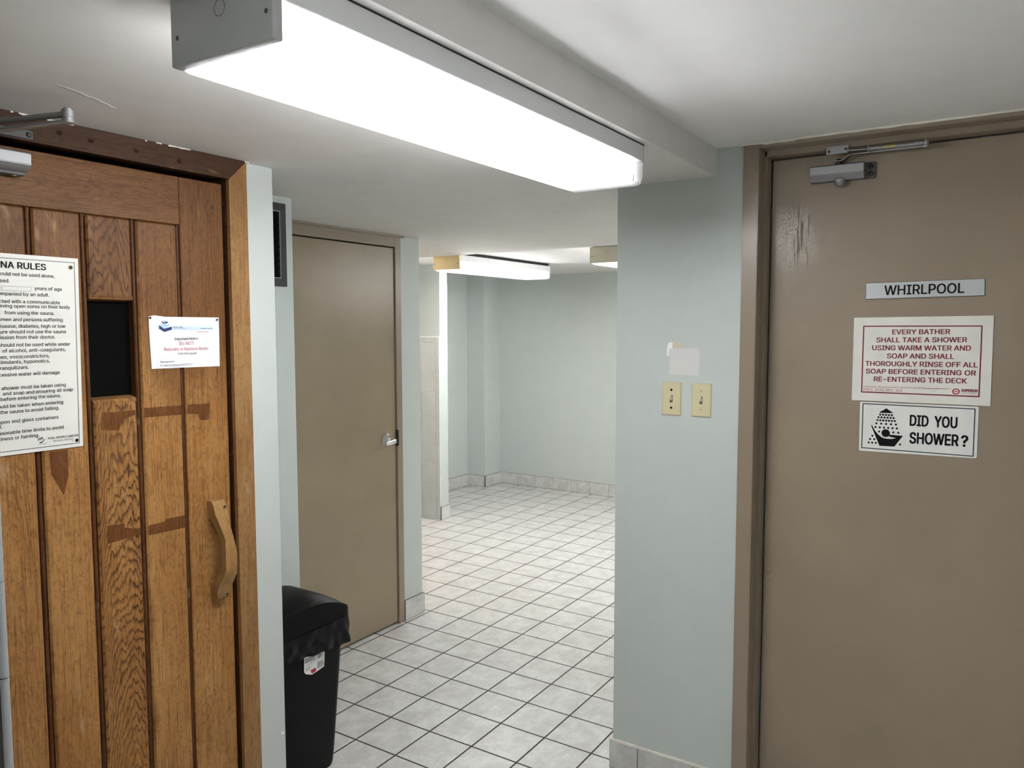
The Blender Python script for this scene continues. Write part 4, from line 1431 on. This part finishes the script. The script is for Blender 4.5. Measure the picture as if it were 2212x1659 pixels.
t = thing('rules_board', 'white screwed-on sauna rules board on the plank door', 'sign', (-1.21, FY, 1.304))
W_, H_ = 0.292, 0.4560
u1, v1 = pc
u0, v0 = u1 - W_, v1 - H_
b = bm_new(); prism(b, [(u0, v0), (u1, v0), (u1, v1), (u0, v1)], fs, 0.0, 0.0024)
obj('panel', b, 'board_cream', t)
b = bm_new(); ring(b, fs, u0 + 0.0085, u1 - 0.0085, v0 + 0.0085, v1 - 0.0100, 0.0013, 0.0028)
obj('border', b, 'inkblue', t)
b = bm_new(); write(b, fs, 'SAUNA RULES', -1.1506, 1.7277, 0.0142, align='r', bold=0.022, depth=0.0029, sx=1.03)
obj('heading', b, 'ink', t)
rules = [('should not be used alone,', -1.1307, 1.7108), ('supervised.', -1.2286, 1.6952), ('years of age', -1.1144, 1.6808), ('accompanied by an adult.', -1.1432, 1.6663),
         ('infected with a communicable', -1.1195, 1.6492), ('having open sores on their body', -1.0961, 1.6388), ('from using the sauna.', -1.1327, 1.6237),
         ('women and persons suffering', -1.1135, 1.6085), ('disease, diabetes, high or low', -1.1076, 1.5935), ('pressure should not use the sauna', -1.1067, 1.5806), ('permission from their doctor.', -1.1307, 1.5680),
         ('should not be used while under', -1.0968, 1.5508), ('of alcohol, anti-coagulants,', -1.1075, 1.5380), ('histamines, vosoconstrictors,', -1.1451, 1.5240), ('stimulants, hyponotics,', -1.1442, 1.5122), ('or tranquilizers.', -1.1911, 1.4990),
         ('Excessive water will damage', -1.1223, 1.4838), ('shower must be taken using', -1.1089, 1.4535), ('and soap and ensuring all soap', -1.0916, 1.4412), ('before entering the sauna.', -1.1204, 1.4288),
         ('should be taken when entering', -1.1155, 1.4125), ('the sauna to avoid falling.', -1.1247, 1.3995), ('shampoo and glass containers', -1.1267, 1.3775), ('prohibited.', -1.2496, 1.3670), ('reasonable time limits to avoid', -1.1150, 1.3522), ('dizziness or fainting.', -1.1708, 1.3392)]
b = bm_new()
for s, ur, v in rules:
    # measured right ends are in world x; undo the board's turn
    ub = ur - (v1 - v) * math.sin(-TH)
    write(b, fs, s, ub, v, 0.0078, align='r', depth=0.0029, sx=1.0, bold=0.008)
write(b, fs, 'under', -1.2490, 1.6785, 0.0078, align='r', depth=0.0029, bold=0.008)
obj('rules_text', b, 'ink', t)
b = bm_new(); ring(b, fs, -1.2462, -1.1845, 1.6768, 1.6872, 0.0005, 0.0029)
obj('blank_box', b, 'inkgrey', t)
b = bm_new()
write(b, fs, 'POOL PEOPLE LIMITED', -1.0862, 1.3300, 0.0048, 0.0712, align='r', depth=0.0029, bold=0.012)
write(b, fs, 'REXDALE, ONTARIO', -1.0972, 1.3232, 0.0036, 0.0480, align='r', depth=0.0029)
write(b, fs, 'PPL', -1.1795, 1.3290, 0.0062, 0.0125, depth=0.0029, bold=0.02, slope=0.25)
flat(b, fs, [(-1.1790, 1.3240), (-1.1760, 1.3262), (-1.1720, 1.3262), (-1.1620, 1.3335), (-1.1700, 1.3245), (-1.1740, 1.3235), (-1.1770, 1.3248)], 0.0029)
flat(b, fs, [(-1.1800, 1.3205), (-1.1610, 1.3205), (-1.1610, 1.3211), (-1.1800, 1.3211)], 0.0029)
flat(b, fs, [(-1.1030, 1.3195), (-1.0985, 1.3195), (-1.0985, 1.3205), (-1.1030, 1.3205)], 0.0029)
obj('maker_name', b, 'ink', t)
b = bm_new()
for zz, uu in ((1.7380, -1.0936), (1.7380, -1.352)):
    lathe(b, fs(uu, zz, 0.0024), (0, -1, 0), [(0.0042, 0), (0.0042, 0.0012), (0.0024, 0.0022)], 16)
obj_parts('screw', b, 'screw', t)
b = bm_new()
disc(b, fs, -1.0905, 1.3200, 0.0042, 0.0029, 18)
obj('screw_hole', b, 'ink', t)
b = bm_new(); disc(b, fs, -1.0945, 1.7372, 0.0072, 0.0026, 20, 0.0066)
obj('rust_stain', b, plain('rust_stain', (0.62, 0.55, 0.40, 1), 0.5), t)

t = thing('paper_notice', 'white paper notice about sauna rocks pinned to the plank door', 'notice', (-0.79, FY, 1.484))
fn_ = on_left(FY - 0.0012)
b = bm_new()
# sheet with a slightly lifted, uneven upper edge
nu, nv_ = 14, 8
grid = []
for j in range(nv_ + 1):
    row = []
    for i in range(nu + 1):
        s_, r_ = i / nu, j / nv_
        ul = -0.8940 + (-0.8987 + 0.8940) * r_
        ur = -0.6851 + (-0.6835 + 0.6851) * r_
        vb = 1.4847 + (1.4831 - 1.4847) * s_
        vtp = 1.6225 - 0.0004 * s_ + 0.004 * math.exp(-((s_ - 0.09) / 0.06) ** 2)
        lift = 0.0006 + 0.003 * math.exp(-((s_ - 0.10) / 0.10) ** 2) * max(0.0, r_ - 0.8) * 5
        row.append(b.verts.new(fn_(ul + (ur - ul) * s_, vb + (vtp - vb) * r_, lift)))
    grid.append(row)
for j in range(nv_):
    for i in range(nu):
        b.faces.new((grid[j][i], grid[j][i + 1], grid[j + 1][i + 1], grid[j + 1][i]))
back = [[b.verts.new(v.co + Vector((0, 0.0004, 0))) for v in row] for row in grid]
for j in range(nv_):
    for i in range(nu):
        b.faces.new((back[j][i], back[j + 1][i], back[j + 1][i + 1], back[j][i + 1]))
rim_ = [(0, i) for i in range(nu)] + [(j, nu) for j in range(nv_)] + [(nv_, nu - i) for i in range(nu)] + [(nv_ - j, 0) for j in range(nv_)]
for (j, i), (j2, i2) in zip(rim_, rim_[1:] + rim_[:1]):
    b.faces.new((grid[j][i], back[j][i], back[j2][i2], grid[j2][i2]))
obj('sheet', b, 'paper', t)
PD = 0.0017
b = bm_new()
write(b, fn_, 'Important Notice', -0.7895, 1.5600, 0.0066, 0.0722, align='c', bold=0.012, depth=PD)
obj('heading', b, 'inkgrey', t)
b = bm_new()
write(b, fn_, 'Do NOT', -0.7890, 1.5460, 0.0088, 0.0434, align='c', depth=PD)
write(b, fn_, 'Relocate or Remove Rocks', -0.7895, 1.5312, 0.0088, 0.1352, align='c', depth=PD)
tag(obj('red_lettering', b, 'rose', t), 'two lines of red lettering')
b = bm_new()
write(b, fn_, 'from the Sauna', -0.7885, 1.5198, 0.0066, 0.0578, align='c', depth=PD)
write(b, fn_, 'Management', -0.8694, 1.4998, 0.0052, 0.0408, depth=PD)
write(b, fn_, 'For and on behalf of MTCC997', -0.8696, 1.4897, 0.0052, 0.0965, depth=PD)
obj('lettering', b, 'inkgrey', t)
b = bm_new()
flat(b, fn_, [(-0.8297, 1.5970), (-0.7043, 1.5956), (-0.7046, 1.5876), (-0.8297, 1.5884)], PD - 0.0003)
flat(b, fn_, [(-0.8740, 1.6010), (-0.8705, 1.6010), (-0.8705, 1.5915), (-0.8740, 1.5915)], PD - 0.0003)
obj('banner', b, 'pale', t)
b = bm_new()
flat(b, fn_, [(-0.8697, 1.6000), (-0.8546, 1.5908), (-0.8546, 1.5818), (-0.8697, 1.5912)], PD)
flat(b, fn_, [(-0.8546, 1.5908), (-0.8326, 1.5962), (-0.8326, 1.5882), (-0.8546, 1.5818)], PD)
flat(b, fn_, [(-0.8615, 1.6110), (-0.8530, 1.6062), (-0.8530, 1.6022), (-0.8605, 1.6070)], PD)
flat(b, fn_, [(-0.8525, 1.6115), (-0.8500, 1.6085), (-0.8435, 1.6105), (-0.8440, 1.6062), (-0.8500, 1.6040), (-0.8530, 1.6075)], PD)
lg = obj('logo_mark', b, 'navy', t)
b = bm_new()
flat(b, fn_, [(-0.8648, 1.6052), (-0.8546, 1.5985), (-0.8546, 1.5928), (-0.8648, 1.5988)], PD)
flat(b, fn_, [(-0.8546, 1.5985), (-0.8520, 1.6040), (-0.8460, 1.6005), (-0.8400, 1.6050), (-0.8400, 1.5985), (-0.8450, 1.5965), (-0.8490, 1.5950), (-0.8546, 1.5928)], PD)
flat(b, fn_, [(-0.8580, 1.6150), (-0.8540, 1.6118), (-0.8490, 1.6145), (-0.8505, 1.6125), (-0.8545, 1.6100)], PD)
obj('logo_mark', b, 'sky', t)
b = bm_new()
write(b, fn_, 'NADLAN-HARRIS', -0.8290, 1.5938, 0.0022, 0.0290, bold=0.02, depth=PD)
write(b, fn_, 'PROPERTY MANAGEMENT INC.', -0.8290, 1.5900, 0.0018, 0.0400, depth=PD)
write(b, fn_, 'www.nadlan-harris.com', -0.7070, 1.5898, 0.0022, 0.0375, align='r', depth=PD, bold=0.01)
obj('letterhead', b, 'navy', t)
b = bm_new()
for i in range(2):
    pass
write(b, fn_, 'AN ASSOCIA COMPANY', -0.7200, 1.5808, 0.0020, 0.0370, align='r', depth=PD, bold=0.01)
obj('letterhead', b, 'rose', t)
for u, v in ((-0.8958, 1.6193), (-0.6925, 1.6158)):
    b = bm_new(); lathe(b, fn_(u, v, 0.001), (0, -1, 0), [(0.0012, 0), (0.0012, 0.004), (0.0030, 0.0045), (0.0024, 0.0062), (0.001, 0.0068)], 14)
    obj('push_pin', b, 'screw', t)

# ================================================================== BIN
bn = thing('trash_bin', 'black plastic bin with a domed lid behind the pale wall end', 'bin', (-0.30, -0.56, 0.0))
XL, XR, YF, YB = -0.470, -0.118, -0.690, -0.432
HB = 0.540


def rrect(x0, x1, y0, y1, r, k=6):
    pts = []
    for cx_, cy_, a0 in ((x1 - r, y1 - r, 0), (x0 + r, y1 - r, 90), (x0 + r, y0 + r, 180), (x1 - r, y0 + r, 270)):
        for i in range(k + 1):
            a = math.radians(a0 + 90 * i / k)
            pts.append((cx_ + r * math.cos(a), cy_ + r * math.sin(a)))
    return pts


def loft(bb, rings_, close=True):
    vr = [[bb.verts.new(p) for p in rg] for rg in rings_]
    for a, c in zip(vr, vr[1:]):
        for i in range(len(a)):
            bb.faces.new((a[i], a[(i + 1) % len(a)], c[(i + 1) % len(a)], c[i]))
    if close:
        bb.faces.new(vr[0][::-1]); bb.faces.new(vr[-1])
    return vr


b = bm_new()
rg = []
for z, tx, ty, r in ((0.0, 0.040, 0.030, 0.030), (0.012, 0.034, 0.026, 0.034), (0.05, 0.030, 0.0235, 0.034), (0.30, 0.014, 0.011, 0.034), (HB - 0.03, 0.001, 0.001, 0.034), (HB, 0.0, 0.0, 0.034)):
    rg.append([(x_, y_, z) for x_, y_ in rrect(XL + tx, XR - tx, YF + ty, YB - ty, r)])
loft(b, rg)
obj('bin_body', b, 'bin', bn, angle=60)
# lid: barrel dome with an arched front face
b = bm_new()
lx0, lx1, ly0, ly1, zr = -0.482, -0.104, -0.702, -0.424, 0.540
nx, ny = 36, 14
xm, hwid = (lx0 + lx1) / 2, (lx1 - lx0) / 2


ym = (ly0 + ly1) / 2
outl_ = []
ro_ = rrect(lx0, lx1, ly0, ly1, 0.024, 6)
for p, q in zip(ro_, ro_[1:] + ro_[:1]):
    p, q = Vector(p), Vector(q)
    k = max(1, int((q - p).length / 0.012))
    outl_ += [p.lerp(q, t_ / k) for t_ in range(k)]


def lid_z(x_, s_):
    a = max(-1.0, min(1.0, (x_ - xm) / hwid))
    return zr + 0.041 + 0.054 * (1 - abs(a) ** 2.2) + 0.031 * (1 - s_ ** 2.6) * (1 - 0.75 * abs(a) ** 2.5)


rg = [[(p.x, p.y, zr) for p in outl_], [(p.x, p.y, lid_z(p.x, 1.0) - 0.006) for p in outl_]]
for s_ in (0.990, 0.965, 0.93, 0.88, 0.82, 0.75, 0.67, 0.58, 0.48, 0.38, 0.28, 0.18, 0.09, 0.02):
    rg.append([(xm + (p.x - xm) * s_, ym + (p.y - ym) * s_, lid_z(xm + (p.x - xm) * s_, s_)) for p in outl_])
loft(b, rg)
lid = obj('lid', b, 'bin', bn, angle=40)
# swing flap edge ridge across the dome
b = bm_new()
for yy, rr in ((-0.676, 0.0009), (-0.664, 0.0008)):
    sv = (ym - yy) / (ym - ly0)
    pts = []
    for i in range(31):
        x_ = xm + hwid * (-0.90 + 1.10 * i / 30)
        sl_ = max(sv, abs(x_ - xm) / hwid)
        pts.append((x_, yy, lid_z(x_, sl_)))
    tube(b, pts, rr, 8)
obj('flap_edge', b, 'bin', lid)
# sticker, lower corner curling away
b = bm_new()
fb = lambda u, v, w_: Vector((u, -0.6885 + 0.0235 * (0.47 - v) / 0.47 - w_ - 0.001, v))
sx0, sx1 = -0.3195, -0.2245
outl = [(sx0, 0.474), (sx1, 0.474), (sx1, 0.398), (-0.2550, 0.3925), (-0.2830, 0.3890), (-0.3110, 0.4020), (-0.3180, 0.412)]
f_ = flat(b, fb, outl, 0.0008)
st = obj('sticker', b, 'sticker', bn)
b = bm_new()
write(b, fb, 'Wastebasket', -0.3150, 0.4510, 0.0058, 0.046, bold=0.03, depth=0.0016)
write(b, fb, 'Panier à déchets', -0.3150, 0.4420, 0.0055, 0.044, bold=0.03, depth=0.0016)
flat(b, fb, [(-0.3140, 0.4280), (-0.2800, 0.4320), (-0.2800, 0.4330), (-0.3140, 0.4292)], 0.0016)
for i in range(15):
    uu = -0.2585 + i * 0.0018
    if i == 9:
        continue
    flat(b, fb, [(uu, 0.4010 + i * 0.00012), (uu + (0.0012 if i % 3 else 0.0007), 0.4010 + i * 0.00012), (uu + (0.0012 if i % 3 else 0.0007), 0.4255), (uu, 0.4250)], 0.0016)
obj('print', b, 'inkgrey', st)
b = bm_new()
flat(b, fb, [(-0.2580, 0.474), (-0.2340, 0.474), (-0.2340, 0.452), (-0.2400, 0.440), (-0.2500, 0.4365), (-0.2570, 0.441)], 0.0015)
for k, (ua, ub_, zz) in enumerate(((-0.3130, -0.2860, 0.4220), (-0.3130, -0.2900, 0.4185), (-0.3125, -0.2890, 0.4150), (-0.3115, -0.2980, 0.4115))):
    flat(b, fb, [(ua, zz - 0.0011), (ub_, zz - 0.0006), (ub_, zz + 0.0011), (ua, zz + 0.0008)], 0.0016)
obj('print', b, 'sticker_grey', st)
b = bm_new()
flat(b, fb, [(-0.2900, 0.4080), (-0.2660, 0.4095), (-0.2640, 0.3960), (-0.2830, 0.3935)], 0.0019)
flat(b, fb, [(-0.2275, 0.4150), (-0.2240, 0.4150), (-0.2240, 0.4010), (-0.2275, 0.4010)], 0.0016)
obj('print', b, 'red', st)
tag(st, 'white product sticker with barcode and red corner')

# bag cuff hanging over the rim, wrinkled, lower at the left
bg = None
b = bm_new()
base = rrect(lx0 + 0.004, lx1 - 0.002, ly0 + 0.001, ly1 - 0.001, 0.03, 14)
# refine outline
dense = []
for i in range(len(base)):
    p, q = Vector(base[i]), Vector(base[(i + 1) % len(base)])
    k = max(1, int((q - p).length / 0.008))
    for s in range(k):
        dense.append(p.lerp(q, s / k))
rgs = []
NZ = 12
for j in range(NZ + 1):
    tt = j / NZ
    rg = []
    for p in dense:
        s = p.x * 1.0 + p.y * 1.7
        lowz = 0.466 - 0.045 * (p.x - (-0.10)) * -1.0 * -1.0
        lowz = 0.452 + 0.060 * max(0.0, (-0.10 - p.x)) / 0.38 * 0.55 + 0.006 * mnoise.noise(Vector((s * 22, 0, 1)))
        z = zr + 0.012 + (lowz - zr - 0.012) * tt
        nrm = Vector((p.x - xm, p.y + 0.563)).normalized()
        wob = 0.0075 * mnoise.noise(Vector((s * 34, tt * 2.0, 2))) + 0.0028 * abs(mnoise.noise(Vector((s * 26 + tt * 5, tt * 2.2, 7))))
        flare = 0.004 + 0.006 * tt + (0.008 * max(0, tt - 0.6) if p.x > -0.13 else 0)
        q = p + nrm * (wob * (0.3 + tt) + flare)
        rg.append((q.x, min(q.y, -0.4185), z))
    rgs.append(rg)
loft(b, rgs, False)
bg = obj('trash_bag', b, 'bag', angle=80)
rebase(bg, (-0.30, -0.56, 0.45))
tag(bg, 'black plastic bag cuff folded over the bin rim', 'bag')

# clean helper properties
for o in list(bpy.data.objects):
    if '_w' in o.keys():
        del o['_w']
